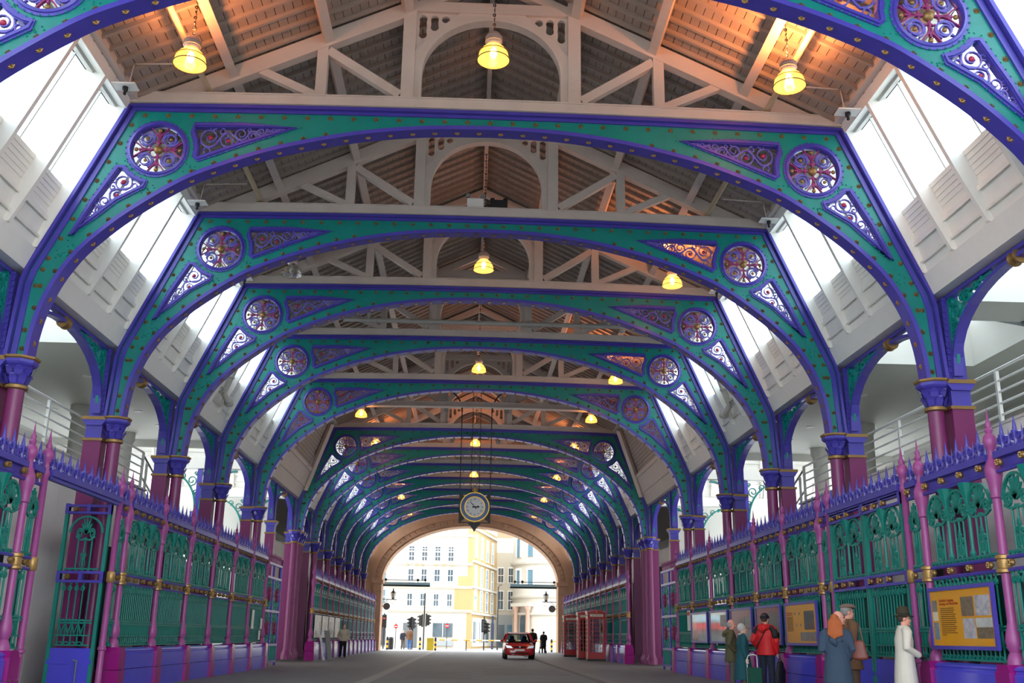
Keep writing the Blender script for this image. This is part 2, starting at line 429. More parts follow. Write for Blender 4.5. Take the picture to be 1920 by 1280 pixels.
def under_spots():
    s = []; L = 0; nxt = .2
    for i in range(len(IN)-1):
        a, b = Vector(IN[i]), Vector(IN[i+1]); L2 = L+(b-a).length
        while nxt < L2:
            p = a+(b-a)*((nxt-L)/(L2-L)); t = (b-a).normalized(); s.append((p.x, p.y, math.atan2(t.y, t.x))); nxt += .41
        L = L2
    return s
def ribs():
    parts = rib_parts()
    near = [P('star_stud', STAR, (x, -.036, z)) for x, z in star_spots()]
    und = []
    for x, z, a in under_spots():
        for sg in (-1, 1):
            und.append((sg*x, z, a*sg if sg > 0 else -a))
    near += [P('star_stud', STAR, (x+.04*math.sin(a), 0, z-.04*math.cos(a)), (pi/2, -a, 0)) for x, z, a in und]
    fm = MB()
    for x, z in star_spots():
        s = star_mb(0); fm.add([(v[0]+x, v[1]-.036, v[2]+z) for v in s.v], s.f)
    for x, z, a in und: fm.ball((x+.04*math.sin(a), 0, z-.04*math.cos(a)), .045, 6, 4)
    far = [P('star_studs', fm.mesh('star_studs', 'gold'), kind='stuff')]
    for i in range(0, 13):
        thing('arch_rib', 'teal and purple iron arch rib, '+from_clock(i), 'arch', parts+(near if i <= 2 else far), (0, T[i], 0), group='iron arch ribs over the avenue')
ribs()
# ================================================================== TIMBER TRUSSES
def RZ(x): return 13.37-.479*x        # centre of the principal rafter
def truss_parts():
    p = []
    pts = [(-6.62+13.24*k/12, topz(-6.62+13.24*k/12)+.145) for k in range(13)]
    tb = MB().ribbon(pts, .21, -.16, .16)
    tb.ribbon([(a, b-.085) for a, b in pts], .035, -.185, .185).ribbon([(a, b+.10) for a, b in pts], .03, -.18, .18)
    p.append(P('tie_beam', tb.mesh('tie_beam', 'timber_white')))
    for s in (-1, 1):
        p.append(P('queen_post', MB().box(s*1.56-.12, s*1.56+.12, -.12, .12, 10.62, 12.86).mesh('queen_post', 'timber_white')))
        p.append(P('principal_rafter', MB().beam((s*5.95, 0, RZ(5.95)), (s*1.5, 0, RZ(1.5)), .2, .3).beam((s*1.5, 0, RZ(1.5)), (s*.02, 0, RZ(.02)), .16, .2).mesh('principal_rafter', 'timber_white')))
        p.append(P('strut', MB().box(s*3.16-.1, s*3.16+.1, -.09, .09, 10.6, RZ(3.16)).mesh('strut', 'timber_white')))
        p.append(P('brace', MB().beam((s*1.7, 0, 10.78), (s*3.06, 0, 11.66), .16, .17).mesh('brace', 'timber_white')))
        p.append(P('brace', MB().beam((s*3.26, 0, 10.72), (s*4.35, 0, RZ(4.35)-.06), .14, .15).mesh('brace', 'timber_white')))
    # arched brace between the queen posts
    a = [(1.40*math.cos(t), 11.30+1.20*math.sin(t)) for t in [pi*k/24 for k in range(25)]]
    arch = [(1.44, 10.66)]+[(1.44*math.cos(t), 11.25+1.30*math.sin(t)) for t in [pi*k/24 for k in range(25)]]+[(-1.44, 10.66)]
    inner = [(-1.30, 10.66)]+[(1.30*math.cos(t), 11.22+1.19*math.sin(t)) for t in [pi-pi*k/24 for k in range(25)]]+[(1.30, 10.66)]
    outer = [(1.44, 10.66), (1.44, 11.72), (1.15, 12.04), (.85, 12.36), (.62, 12.56), (-.62, 12.56), (-.85, 12.36), (-1.15, 12.04), (-1.44, 11.72), (-1.44, 10.66)]
    p.append(P('arched_brace', plate([outer+inner], -.08, .08, 'arched_brace', 'timber_white'), kids=(P('bead', MB().ribbon([(q[0]*1.02, q[1]+.02) for q in inner], .05, -.11, .11).mesh('bead', 'timber_white')),)))
    p.append(P('straining_beam', MB().box(-1.45, 1.45, -.11, .11, 12.56, 12.78).mesh('straining_beam', 'timber_white')))
    for s in (-1, 1):
        hole = lambda cx, cz, rx, rz: [(s*(cx+rx*math.cos(2*pi*k/14)), cz+rz*math.sin(2*pi*k/14)) for k in range(14)]
        def key(cx, z1, n):
            L = []
            for k in range(n): L.append((cx, z1-k*.17))
            return L
        hs = []
        for cx, n in ((1.32, 3), (1.10, 2), (.89, 1)):
            # lobed slot
            side = []
            for k in range(n):
                zc = 12.44-k*.17
                side += [(.08*math.sin(t), zc+.075*math.cos(t)) for t in [pi*j/6 for j in range(7)]] if n == 1 else [(.078*math.sin(t), zc+.085*math.cos(t)) for t in ([pi*j/6 for j in range(5)] if k == 0 else [pi*j/6 for j in (range(2, 5) if k < n-1 else range(2, 7))])]
            hs.append([(s*(cx+x), z) for x, z in side]+[(s*(cx-x), z) for x, z in reversed(side)])
        p.append(P('pierced_panel', plate([[(s*1.44, 11.75), (s*1.44, 12.56), (s*.60, 12.56)]]+hs, -.03, .03, 'pierced_panel', 'timber_white')))
    return p
def trusses():
    parts = truss_parts()
    for i in range(0, 13):
        thing('roof_truss', 'white timber roof truss on the arch rib '+from_clock(i), 'truss', parts, (0, T[i], 0), group='white timber roof trusses')
    thing('roof_truss', 'white timber roof truss over the crossing, above the hanging clock', 'truss', parts, (0, 41.7, 0))
trusses()
# ================================================================== CEILING: rafters, purlins, boards
BZ = lambda x: 13.63-.479*x
SL = math.atan(.479); CS = math.cos(SL)
def ceiling_bay(i, y0, y1, detail):
    L = y1-y0; kids = []
    n = max(2, round(L/.375))
    for s in (-1, 1):
        rot = (0, s*SL, 0)
        # common rafters
        for k in range(n):
            y = (k+.5)*L/n
            nm = 'rafter_%s_%d' % (detail, s)
            if nm not in MESHC: MESHC[nm] = MB().beam((s*.05, 0, BZ(.05)-.04), (s*6.75, 0, BZ(6.75)-.04), .065, .075).mesh('common_rafter', 'board_white')
            kids.append(P('common_rafter', MESHC[nm], (0, y, 0)))
        bw = .1725; nb = 42
        if detail:
            key = 'board%.2f' % L
            if key not in MESHC: MESHC[key] = MB().box(-bw/2+.006, bw/2-.006, .0, L, 0, .022).mesh('board', 'board_white')
            for k in range(nb):
                d = (k+.5)*bw*CS; kids.append(P('board', MESHC[key], (s*d, 0, BZ(d)+random.uniform(0, .006)), rot))
        else:
            m = MB()
            for k in range(nb):
                d = (k+.5)*bw*CS
                b = MB().box(-bw/2+.006, bw/2-.006, 0, L, 0, .022)
                b.xf(lambda v: Matrix.Rotation(s*SL, 3, 'Y') @ v + Vector((s*d, 0, BZ(d)))); m.merge(b)
            kids.append(P('boards', m.mesh('boards', 'board_white'), kind='stuff'))
        for px in (4.79, 3.08, 1.62):
            kids.append(P('purlin', MB().beam((s*px, .0, RZ(px)+.02), (s*px, L, RZ(px)+.02), .17, .22, (s*math.sin(SL), 0, math.cos(SL))).mesh('purlin', 'timber_white')))
        kids.append(P('wall_plate', MB().box(*sorted((s*6.42, s*6.78)), .0, L, 10.42, 10.62).box(*sorted((s*6.5, s*6.84)), .0, L, 10.62, 10.76).mesh('wall_plate', 'timber_white')))
    kids.append(P('ridge_beam', MB().box(-.05, .05, 0, L, 13.36, 13.60).mesh('ridge_beam', 'timber_white')))
    skin = MB()
    for s in (-1, 1): skin.beam((s*0, L/2, BZ(0)+.1), (s*6.98, L/2, BZ(6.98)+.1), L, .08)
    struct('ceiling' if i == 0 else 'ceiling', skin.mesh('roof_skin', 'roof_slate'), kids, (0, y0, 0))
MESHC = {}
for _i in range(-2, 13):
    y1 = T[_i+1] if _i < 12 else 82.2
    if _i == 5:
        ceiling_bay(_i, T[5], 41.7, False); ceiling_bay(_i, 41.7, T[6], False)
    else: ceiling_bay(_i, T[_i], y1, 0 <= _i <= 2)
# ================================================================== CLERESTORY
def sl(t, off):       # point on the slope, t metres down from the top edge, off outward
    return (6.60+.3939*t+.919*off, 10.34-.919*t+.3939*off)
def clerestory(n, y0, y1, side):
    L = y1-y0; kids = []; key = 'cl%.2f' % L
    if key not in MESHC:
        m = {}
        pl = L/4
        def fin(t0, t1):
            return MB().prism([sl(.06, -.02), sl(2.1, -.02), sl(3.05, .02), sl(3.12, .1), sl(3.1, .30), sl(.06, .34)], 'y', -.045, .045)
        m['fin'] = fin(0, 0).mesh('fin', 'clerestory_white')
        a0, a1 = sl(.10, .30), sl(1.86, .30)
        pane = MB().prism([sl(.16, .30), sl(1.86, .30), sl(1.86, .312), sl(.16, .312)], 'y', .05, pl/2-.012)
        m['pane'] = pane.mesh('pane', 'clear_glass')
        m['glazing_bar'] = MB().prism([sl(.14, .27), sl(1.88, .27), sl(1.88, .33), sl(.14, .33)], 'y', -.014, .014).mesh('glazing_bar', 'louvre_grey')
        m['vent_box'] = MB().prism([sl(.02, .14), sl(.13, .18), sl(.13, .30), sl(.02, .34)], 'y', .05, pl-.05).mesh('vent_box', 'louvre_grey')
        m['slat'] = MB().prism([sl(0, .24), sl(.085, .225), sl(.10, .26), sl(0.0, .28)], 'y', .045, pl-.045).mesh('slat', 'clerestory_white')
        m['board'] = MB().prism([sl(2.48, .14), sl(2.56, .12), sl(2.56, .2), sl(2.48, .2)], 'y', .045, pl-.045).prism([sl(2.40, .20), sl(3.2, .10), sl(3.2, .15), sl(2.40, .25)], 'y', .045, pl-.045).prism([sl(2.86, .08), sl(2.90, .08), sl(2.90, .16), sl(2.86, .16)], 'y', .045, pl-.045).mesh('apron', 'clerestory_white')
        m['beam'] = MB().prism([sl(3.1, -.0), (7.97, 7.12), (8.42, 7.12), (8.42, 7.45), sl(3.1, .35)], 'y', 0, L).prism([(7.90, 7.395), (7.93, 7.36), (8.0, 7.36), (8.0, 7.41)], 'y', 0, L).mesh('beam', 'clerestory_white')
        m['back'] = MB().prism([sl(1.86, .33), sl(3.3, .33), sl(3.3, .37), sl(1.86, .37)], 'y', 0, L).mesh('backing', 'clerestory_white')
        m['head'] = MB().prism([sl(-.16, -.02), sl(.08, -.02), sl(.08, .36), sl(-.16, .42)], 'y', 0, L).mesh('head_rail', 'clerestory_white')
        MESHC[key] = m
    m = MESHC[key]; pl = L/4
    for k in range(4):
        kids.append(P('fin', m['fin'], (0, k*pl+(.07 if k == 0 else 0), 0)))
        kids.append(P('pane', m['pane'], (0, k*pl, 0))); kids.append(P('pane', m['pane'], (0, (k+.5)*pl-.038, 0)))
        kids.append(P('glazing_bar', m['glazing_bar'], (0, (k+.5)*pl, 0)))
        kids.append(P('vent_box', m['vent_box'], (0, k*pl, 0)))
        kids.append(P('apron', m['board'], (0, k*pl, 0)))
        for j in range(6):
            t = 1.86+j*.092; kids.append(P('slat', m['slat'], (.3939*t, k*pl, -.919*t)))
    kids.append(P('fin', m['fin'], (0, L-.07, 0)))
    kids += [P('beam', m['beam']), P('backing', m['back']), P('head_rail', m['head'])]
    if side > 0: struct('window_%d' % n, None, kids, (0, y0, 0))
    else: struct('window_%d' % n, None, kids, (0, y1, 0), pi)
_n = 1
for _i in range(-2, 13):
    if _i == 5: continue
    for s in (1, -1):
        clerestory(_n, T[_i], T[_i+1] if _i < 12 else 82.2, s); _n += 1
# plain end wall behind the photographer's bay is left open to the street
# crossing: boarded valleys instead of glazing
def crossing(side):
    L = T[6]-T[5]; kids = []
    nb = 22; bw = 3.3/nb
    for k in range(nb):
        t = k*bw
        if t > 2.15: continue
        kids.append(P('board', MB().prism([sl(t+.006, .1), sl(t+bw-.006, .1), sl(t+bw-.006, .125), sl(t+.006, .125)], 'y', .1 if t < .5 else .1+(t-.5)*.55, L-.1).mesh('board', 'board_white')))
    kids.append(P('fascia', MB().prism([sl(2.15, -.05), (7.95, 7.10), (8.42, 7.10), (8.42, 8.3), sl(2.15, .2)], 'y', 0, L).prism([sl(2.12, -.09), sl(2.28, -.09), sl(2.28, 0), sl(2.12, 0)], 'y', 0, L).prism([sl(2.9, -.08), sl(2.98, -.08), sl(2.98, 0), sl(2.9, 0)], 'y', 0, L).mesh('fascia', 'timber_white')))
    kids.append(P('backing', MB().prism([sl(-.2, .14), sl(2.3, .14), sl(2.3, .2), sl(-.2, .2)], 'y', 0, L).mesh('backing', 'timber_white')))
    a, b = sl(.0, -.05), sl(3.1, -.12)
    kids.append(P('hip_rafter', MB().beam((a[0], L-1.2, a[1]), (b[0], L-.25, b[1]), .2, .2).mesh('hip_rafter', 'timber_white')))
    kids.append(P('hip_rafter', MB().beam((a[0], 1.2, a[1]), (b[0], .25, b[1]), .2, .2).mesh('hip_rafter', 'timber_white')))
    if side > 0: struct('trim_1', None, kids, (0, T[5], 0))
    else: struct('trim_2', None, kids, (0, T[6], 0), pi)
crossing(1); crossing(-1)
# ================================================================== COLUMNS AND ARCADE
def column_parts():
    sh = MB().lathe([(.24, .1), (.24, .34), (.19, .4), (.165, .5), (.15, .56), (.148, 2.4), (.138, 5.02)], 20).mesh('shaft', 'magenta', True)
    ast = MB().lathe([(.14, 5.0), (.185, 5.02), (.185, 5.07), (.145, 5.09)], 20).mesh('astragal', 'gold', True)
    cap = MB().lathe([(.14, 5.07), (.15, 5.12), (.165, 5.22), (.175, 5.30), (.215, 5.38), (.27, 5.42), (.29, 5.45), (.29, 5.50)], 8, a0=pi/8)
    for k in range(8):          # leaves
        a = 2*pi*k/8
        for r0, z0, h in ((.16, 5.10, .16), (.18, 5.24, .15)):
            aa = a+(pi/8 if h < .155 else 0); ca, sa = math.cos(aa), math.sin(aa); tx, ty = -sa, ca
            pts = [(r0, z0, .05), (r0+.03, z0+h*.5, .065), (r0+.07, z0+h*.95, .04), (r0+.085, z0+h*.8, .015)]
            vs = []
            for r, z, w in pts: vs += [(r*ca+tx*w, r*sa+ty*w, z), (r*ca-tx*w, r*sa-ty*w, z)]
            cap.add(vs, [(2*i, 2*i+1, 2*i+3, 2*i+2) for i in range(3)])
    capm = cap.mesh('capital', 'purple')
    ab = MB().lathe([(.29, 5.50), (.315, 5.52), (.315, 5.555), (.2, 5.56)], 8, a0=pi/8).mesh('abacus', 'gold')
    return [P('shaft', sh), P('astragal', ast), P('capital', capm, kids=(P('abacus', ab),))]
def pier_parts():
    sh = MB().box(-.26, .26, -.24, .24, .1, .42).box(-.185, .185, -.17, .17, .42, 5.03).mesh('shaft', 'magenta')
    ast = MB().box(-.215, .215, -.2, .2, 5.03, 5.085).mesh('astragal', 'gold')
    cap = MB().box(-.17, .17, -.155, .155, 5.085, 5.36); cap.prism([(-.17, 5.36), (-.25, 5.48), (.25, 5.48), (.17, 5.36)], 'y', -.21, .21)
    ab = MB().box(-.26, .26, -.22, .22, 5.48, 5.55).mesh('abacus', 'gold')
    up = MB().box(-.08, .16, -.13, .13, 5.55, 7.1).box(-.135, -.08, -.09, .09, 5.55, 7.05)
    for z in [5.7+.11*k for k in range(13)]: up.box(-.14, -.08, -.115, .115, z, z+.05)
    return [P('shaft', sh), P('astragal', ast), P('capital', cap.mesh('capital', 'purple'), kids=(P('abacus', ab),)), P('upper_post', up.mesh('upper_post', 'purple'))]
_cp, _pp = column_parts(), pier_parts()
def shift(parts, dx):
    out = []
    for p in parts:
        q = dict(p); q['loc'] = (dx, 0, 0); out.append(q)
    return out
_cr = shift(_cp, -.40)
for p, nm in zip(_cr, ('round_shaft', 'round_astragal', 'round_capital')): p['name'] = nm
_sq = shift(_pp, 0)
for p, nm in zip(_sq, ('square_shaft', 'square_astragal', 'square_capital', 'upper_post')): p['name'] = nm
for i in range(0, 13):
    for s in (-1, 1):
        thing('coupled_column', 'coupled round and square magenta columns, '+SIDE[s]+', '+from_clock(i).replace('away from the street', 'away from street'), 'column', _cr+_sq, (s*8.25, T[i], 0), 0 if s > 0 else pi, group='coupled iron columns along the avenue')
for s in (-1, 1):   # extra columns at the far corners of the crossing
    for dy, w in ((-.8, 'crossing side'), (.8, 'street side')):
        thing('round_column', 'single round magenta column at the crossing corner, '+SIDE[s]+', '+w, 'column', _cp, (s*7.9, T[6]+dy, 0), group='clustered columns at the crossing corners')
def arcade_parts(L, half_only=False):
    m0 = .14
    def curve(n=18):
        pts = []
        for k in range(n+1):
            t = pi*k/n
            pts.append((L/2-(L/2-m0-.03)*math.cos(t), 5.62+1.33*(math.sin(t)**.8)))
        return pts
    c = curve()
    rib = MB().ribbon(c, .065, -.085, .085).box(m0, L-m0, -.07, .07, 7.03, 7.10)
    trs = []
    for sg, x0 in ((1, m0), (-1, L-m0)):
        tr = MB(); trs.append(tr)
        # tracery filling the spandrel: scrolls shrinking up the curve and along the top
        for k, (dx, z, r, tw) in enumerate(((.28, 6.72, .20, 1.3), (.70, 6.86, .13, 1.25), (1.02, 6.945, .075, 1.2), (.13, 6.32, .10, 1.2), (.09, 6.05, .06, 1.1), (1.25, 6.98, .045, 1.1), (.52, 6.93, .08, 1.1), (.10, 6.95, .08, 1.1), (.13, 6.52, .06, 1.0))):
            cx = x0+sg*dx
            tr.ribbon(spiral((cx, z), r, r*.25, pi/2 if k % 2 else -pi/2, sg*tw*(1 if k % 2 else -1), 14), .038, -.05, .05)
            tr.ball((cx, 0, z), r*.28, 6, 4, 1, .6, 1)
        tr.ribbon([(x0+sg*.03, 5.75), (x0+sg*.03, 7.0)], .05, -.05, .05)
        tr.ribbon(smooth_line([(x0+sg*.06, 5.8), (x0+sg*.16, 6.2), (x0+sg*.35, 6.5), (x0+sg*.5, 6.78), (x0+sg*.85, 6.96), (x0+sg*1.5, 7.0)], 4), .035, -.03, .03)
        for q in range(7):
            aa = (q/7)*1.2; tr.ribbon([(x0+sg*(.06+.05*q), 5.95+.14*q), (x0+sg*(.02+.035*q), 6.05+.15*q)], .03, -.03, .03)
    col = MB().lathe([(.08, -.12), (.12, -.11), (.13, -.08), (.105, -.05), (.105, .05), (.13, .08), (.12, .11), (.08, .12)], 16, c=(0, 0, 0), axis='x')
    col.xf(lambda v: v+Vector((L/2, 0, 6.95)))
    return [P('arch_band', rib.mesh('arch_band', 'purple')), *[P('spandrel_tracery', t.mesh('spandrel_tracery', 'teal')) for t in trs], P('collar', col.mesh('collar', 'gold', True))]
_ac = {}
def arc_lab(i, q):
    if i == 5: return 'spanning the crossing, '+('away from' if q == 0 else 'toward')+' the street'
    return (ORD[4-i]+' from the crossing, away from street') if i < 5 else ORD[i-6]+' from the crossing, toward street'
for _i in range(-1, 13):
    if _i == 12: continue
    L = T[_i+1]-T[_i]
    if _i == 5: L = L/2
    if round(L, 2) not in _ac: _ac[round(L, 2)] = arcade_parts(L)
    for s in (-1, 1):
        for q in range(2 if _i == 5 else 1):
            thing('arcade_arch', 'purple arcade arch with brass collar, '+SIDE[s]+', '+(arc_lab(_i, q)), 'arch', _ac[round(L, 2)], (s*8.24, T[_i]+q*L, 0), pi/2, group='arcade arches between the piers')
for s in (-1, 1):
    thing('square_pier', 'square magenta pier standing amid the crossing, '+SIDE[s], 'pillar', _pp, (s*8.25, (T[5]+T[6])/2, 0), 0 if s > 0 else pi, group='piers amid the crossing sides')
# ================================================================== PORTAL
def portal():
    hw, zs, zc = 7.05, 5.25, 9.75
    def el(t, g=0): return ((hw+g)*math.cos(t), zs+(zc-zs+g)*math.sin(t))
    n = 48
    arch = [(hw, 0)]+[el(pi*k/n) for k in range(n+1)]+[(-hw, 0)]
    wall = plate([[(13, 0), (13, 14.5), (-13, 14.5), (-13, 0)]+arch[::-1]], 82.5, 84.2, 'portal_wall', 'portal_stone')
    kids = []
    nv = 41
    for k in range(nv):
        a0, a1 = pi*k/nv+.004, pi*(k+1)/nv-.004; mb = MB()
        q = [el(a0, -.02), el((a0+a1)/2, -.02), el(a1, -.02), el(a1, .55), el((a0+a1)/2, .55), el(a0, .55)]
        mb.prism(q, 'y', 82.28, 84.3)
        kids.append(P('voussoir', mb.mesh('voussoir', 'portal_stone')))
    for g, y in ((.62, 82.2), (.16, 82.16)):
        kids.append(P('moulding', MB().ribbon([el(pi*k/n, g) for k in range(n+1)], .12, y, 82.6).mesh('moulding', 'portal_stone')))
    for s in (-1, 1):
        for j in range(7):
            kids.append(P('quoin', MB().box(*sorted((s*(hw-.02), s*(hw+.62))), 82.28, 84.3, j*.75+.01, j*.75+.74).mesh('quoin', 'portal_stone')))
        kids.append(P('impost', MB().box(*sorted((s*(hw-.14), s*(hw+.75))), 82.15, 84.4, 5.14, 5.4).mesh('impost', 'portal_stone')))
    struct('wall_far', wall, kids)
portal()
# the roof goes on behind the photographer
def rear():
    y0, y1 = -4.0, T[-2]; m = MB()
    for q in (-1, 1): m.beam((0, (y0+y1)/2, BZ(0)+.1), (q*6.98, (y0+y1)/2, BZ(6.98)+.1), y1-y0, .08)
    struct('ceiling_rear', m.mesh('roof_skin', 'board_white'))
    struct('street_rear', MB().box(-30, 30, -60, -6, -.3, -.005).mesh('street_ground', 'asphalt'))
rear()
# ================================================================== SIDE BUILDINGS BEHIND THE RAILINGS
def mx(parts_s, s):          # box limits mirrored to the given side
    return parts_s
class SB(MB):
    """mesh collector that mirrors x for the open gate side"""
    def __init__(self, s): super().__init__(); self.s = s
    def mesh(self, *a):
        if self.s < 0: self.v = [(-v[0], v[1], v[2]) for v in self.v]
        return super().mesh(*a)
def side_building(s, nm):
    y0, y1, ye = 2.0, 28.6, 36.0
    kids = []
    bl = SB(s).box(-.03, .0, .004, 1.216, .004, .694).mesh('block', 'stone_white')
    for r in range(7):
        for k in range(11):
            kids.append(P('block', bl, (s*9.3, 13.5+k*1.22+(r % 2)*.61, .1+r*.69)))
    core = SB(s).box(9.3, 9.6, y0, y1, 0, 4.9).prism([(y1, 0), (y1, 4.9), (ye, 2.6), (ye, 0)], 'x', 9.3, 9.6)
    kids.append(P('parapet_cap', SB(s).box(9.24, 9.66, y0, y1, 4.92, 4.97).mesh('parapet_cap', 'plaster')))
    for (a, b, z0, z1) in ((19.2, 20.4, .1, 2.6), (25, 26.6, .1, 3.2), (29.5, 31.3, .3, 2.9), (15.3, 16.6, 1.9, 3.1)):
        kids.append(P('opening', SB(s).box(9.255, 9.33, a, b, z0, z1).mesh('opening', 'dark_void')))
    struct('wall_'+nm, core.mesh('wall', 'stone_white'), kids)
    g = []
    slab = SB(s).box(9.6, 15, y0, 30, 4.3, 4.6)
    g.append(P('rear_wall', SB(s).box(14.6, 15, y0, 36, 0, 7.6).mesh('rear_wall', 'plaster')))
    cz0, cz1 = 7.45, 7.6
    wells = ((13.8, 17.8), (19.0, 22.4))
    ys = [y0]+[v for w in wells for v in w]+[34.5]
    c = SB(s)
    c.box(8.45, 8.85, y0, 34.5, cz0, cz1); c.box(11.6, 15, y0, 34.5, cz0, cz1)
    for a, b in zip(ys[::2], ys[1::2]): c.box(8.85, 11.6, a, b, cz0, cz1)
    c.box(8.45, 15, 34.4, 34.5, cz0-.25, cz1+.3)
    g.append(P('soffit', c.mesh('soffit', 'soffit')))
    for a, b in wells:
        g.append(P('skylight_well', SB(s).box(8.8, 8.85, a, b, cz1, 8.6).box(11.6, 11.65, a, b, cz1, 8.6).box(8.8, 11.65, a-.05, a, cz1, 8.6).box(8.8, 11.65, b, b+.05, cz1, 8.6).mesh('skylight_well', 'plaster')))
        g.append(P('skylight_glass', SB(s).box(8.8, 11.65, a, b, 8.6, 8.62).mesh('skylight_glass', 'clear_glass')))
    lm = SB(s).box(14.52, 14.6, 0, 1.5, 4.9, 6.5)
    for z in range(14): lm.box(14.47, 14.53, .04, 1.46, 4.95+z*.11, 4.99+z*.11)
    lmm = lm.mesh('louvre_door', 'steel_grey')
    for y in (22.4, 24.4, 27.5): g.append(P('louvre_door', lmm, (0, y, 0)))
    struct('gallery_'+nm, slab.mesh('gallery_floor', 'soffit'), g)
    # railing along the gallery edge
    rp = []
    for y in [8.8+4.35*k for k in range(5)]+[28.5]:
        rp.append(P('post', SB(s).box(9.40, 9.46, y-.035, y+.035, 4.97, 6.0).mesh('post', 'railing_white')))
    for k in range(5): rp.append(P('rail', SB(s).tube([(9.43, 4.5, 5.16+k*.21), (9.43, 28.5, 5.16+k*.21)], .022 if k < 4 else .03, 6).mesh('rail', 'railing_white')))
    thing('gallery_railing', 'white tubular railing along the upper gallery, '+SIDE[s], 'railing', rp)
    # stair handrail sloping down at the far end
    sp = []
    for dz in (.35, .95): sp.append(P('rail', SB(s).tube([(9.43, 28.6, 4.95+dz), (9.43, 35.9, 2.62+dz)], .03, 6).mesh('rail', 'railing_white' if dz < .5 else 'steel_grey')))
    for k in range(4): y = 28.9+k*2.2; z = 4.9-(y-28.6)*.311; sp.append(P('post', SB(s).box(9.40, 9.46, y-.03, y+.03, z, z+.96).mesh('post', 'railing_white')))
    thing('stair_rail', 'white stair rail sloping down from the gallery, '+SIDE[s], 'railing', sp)
    for k, y in enumerate((23.4, 29.2, 33.2)):
        single('gallery_column', 'plain round pale grey gallery column, %s from the skylights, %s' % (ORD[k], SIDE[s]), 'column', SB(s).lathe([(.24, 4.6 if y < 30 else .0), (.24, 7.1), (.3, 7.2), (.3, 7.45)], 18, c=(11.6, 0, 0)).mesh('gallery_column', 'pipe_grey', True), (0, y, 0), group='gallery columns')
    dl = MB().lathe([(.09, 0), (.09, .02), (.12, .02), (.12, -.01), (.09, -.012)], 14).mesh('rim', 'railing_white')
    dd = MB().lathe([(.0001, .004), (.09, .004)], 14).mesh('lens', 'downlight' if s > 0 else 'louvre_grey')
    for k, (x, y) in enumerate(((10.13, 25.5), (10.13, 27.6), (10.13, 29.7), (10.13, 31.8), (12.6, 25.5), (12.6, 27.6), (12.6, 29.7), (12.6, 31.8))):
        thing('downlight', 'small round %s recessed downlight in the gallery soffit, %s, %s bay, %s row' % ('lit' if s > 0 else 'unlit', SIDE[s], ORD[k % 4], 'railing' if k < 4 else 'rear'), 'downlight', [P('rim', dl), P('lens', dd)], (s*x, y, 7.435), group='gallery downlights, '+SIDE[s])
    # far block beyond the crossing
    k2 = []
    for (a, b) in ((50, 52), (56, 58.5), (63, 65), (70, 73), (77, 79)):
        k2.append(P('opening', SB(s).box(9.25, 9.33, a, b, 2.6, 4.6).mesh('opening', 'dark_void')))
    struct('wall_far_'+nm, SB(s).box(9.3, 9.6, 47.4, 82.5, 0, 5.4).box(8.5, 13, 47.4, 82.5, 7.45, 7.6).box(12.7, 13, 47.4, 82.5, 0, 7.6).box(9.3, 21, 47.2, 47.4, 0, 7.3).mesh('wall', 'plaster'), k2)
    # cross avenue: end wall and roof
    struct('wall_cross_'+nm, SB(s).box(21, 21.3, 33, 50, 0, 9).box(15, 15.3, 34.5, 37.5, 0, 9).mesh('wall', 'stone_white'))
    struct('roof_cross_'+nm, SB(s).prism([(33.6, 9.6), (38.5, 11.0), (42, 11.8), (48, 10.0), (48, 10.2), (42, 12.0), (38.5, 11.2), (33.6, 9.8)], 'x', 8.6, 21.3).mesh('roof', 'board_white'))
    for nmb, (y, x0s) in enumerate(((38.5, (8.6, 13.4)), (46.6, (8.6, 13.4)))):
        for x0 in x0s:
            global _n
            kids = cl_kids(4.8)
            struct('window_%d' % _n, None, kids, ((x0+4.8) if s > 0 else -x0, y-8.2, 0), pi/2); _n += 1
        for j, x in enumerate((10.45, 15.3)):
            tr = MB()
            for q in (-1, 1):
                c = [(q*.08+q*1.3*(1-math.cos(t)), 5.6+1.45*math.sin(t)) for t in [pi/2*k/10 for k in range(11)]]
                tr.ribbon(c, .06, -.1, .1)
                for (dx, z, r) in ((.30, 6.68, .2), (.66, 6.86, .13), (.95, 6.95, .08), (.14, 6.25, .09), (.16, 6.95, .08)):
                    tr.ribbon(spiral((q*dx, z), r, r*.25, -pi/2, -q*1.3, 12), .035, -.03, .03)
            po = MB().box(-.09, .09, -.09, .09, 5.5, 7.1).lathe([(.12, 5.0), (.16, 5.2), (.24, 5.4), (.26, 5.5)], 8, a0=pi/8)
            lo = MB().box(-.13, .13, -.13, .13, 0.1, 5.0)
            thing('bracketed_post', 'slim purple post with teal brackets, %s end of side aisle, %s, %s' % ('gallery' if nmb == 0 else 'street', 'outer' if j else 'inner', SIDE[s]), 'column', [P('post', po.mesh('post', 'purple')), P('lower_shaft', lo.mesh('lower_shaft', 'magenta')), P('bracket', tr.mesh('bracket', 'teal'))], (s*x, y, 0), group='bracketed posts in the cross aisles')
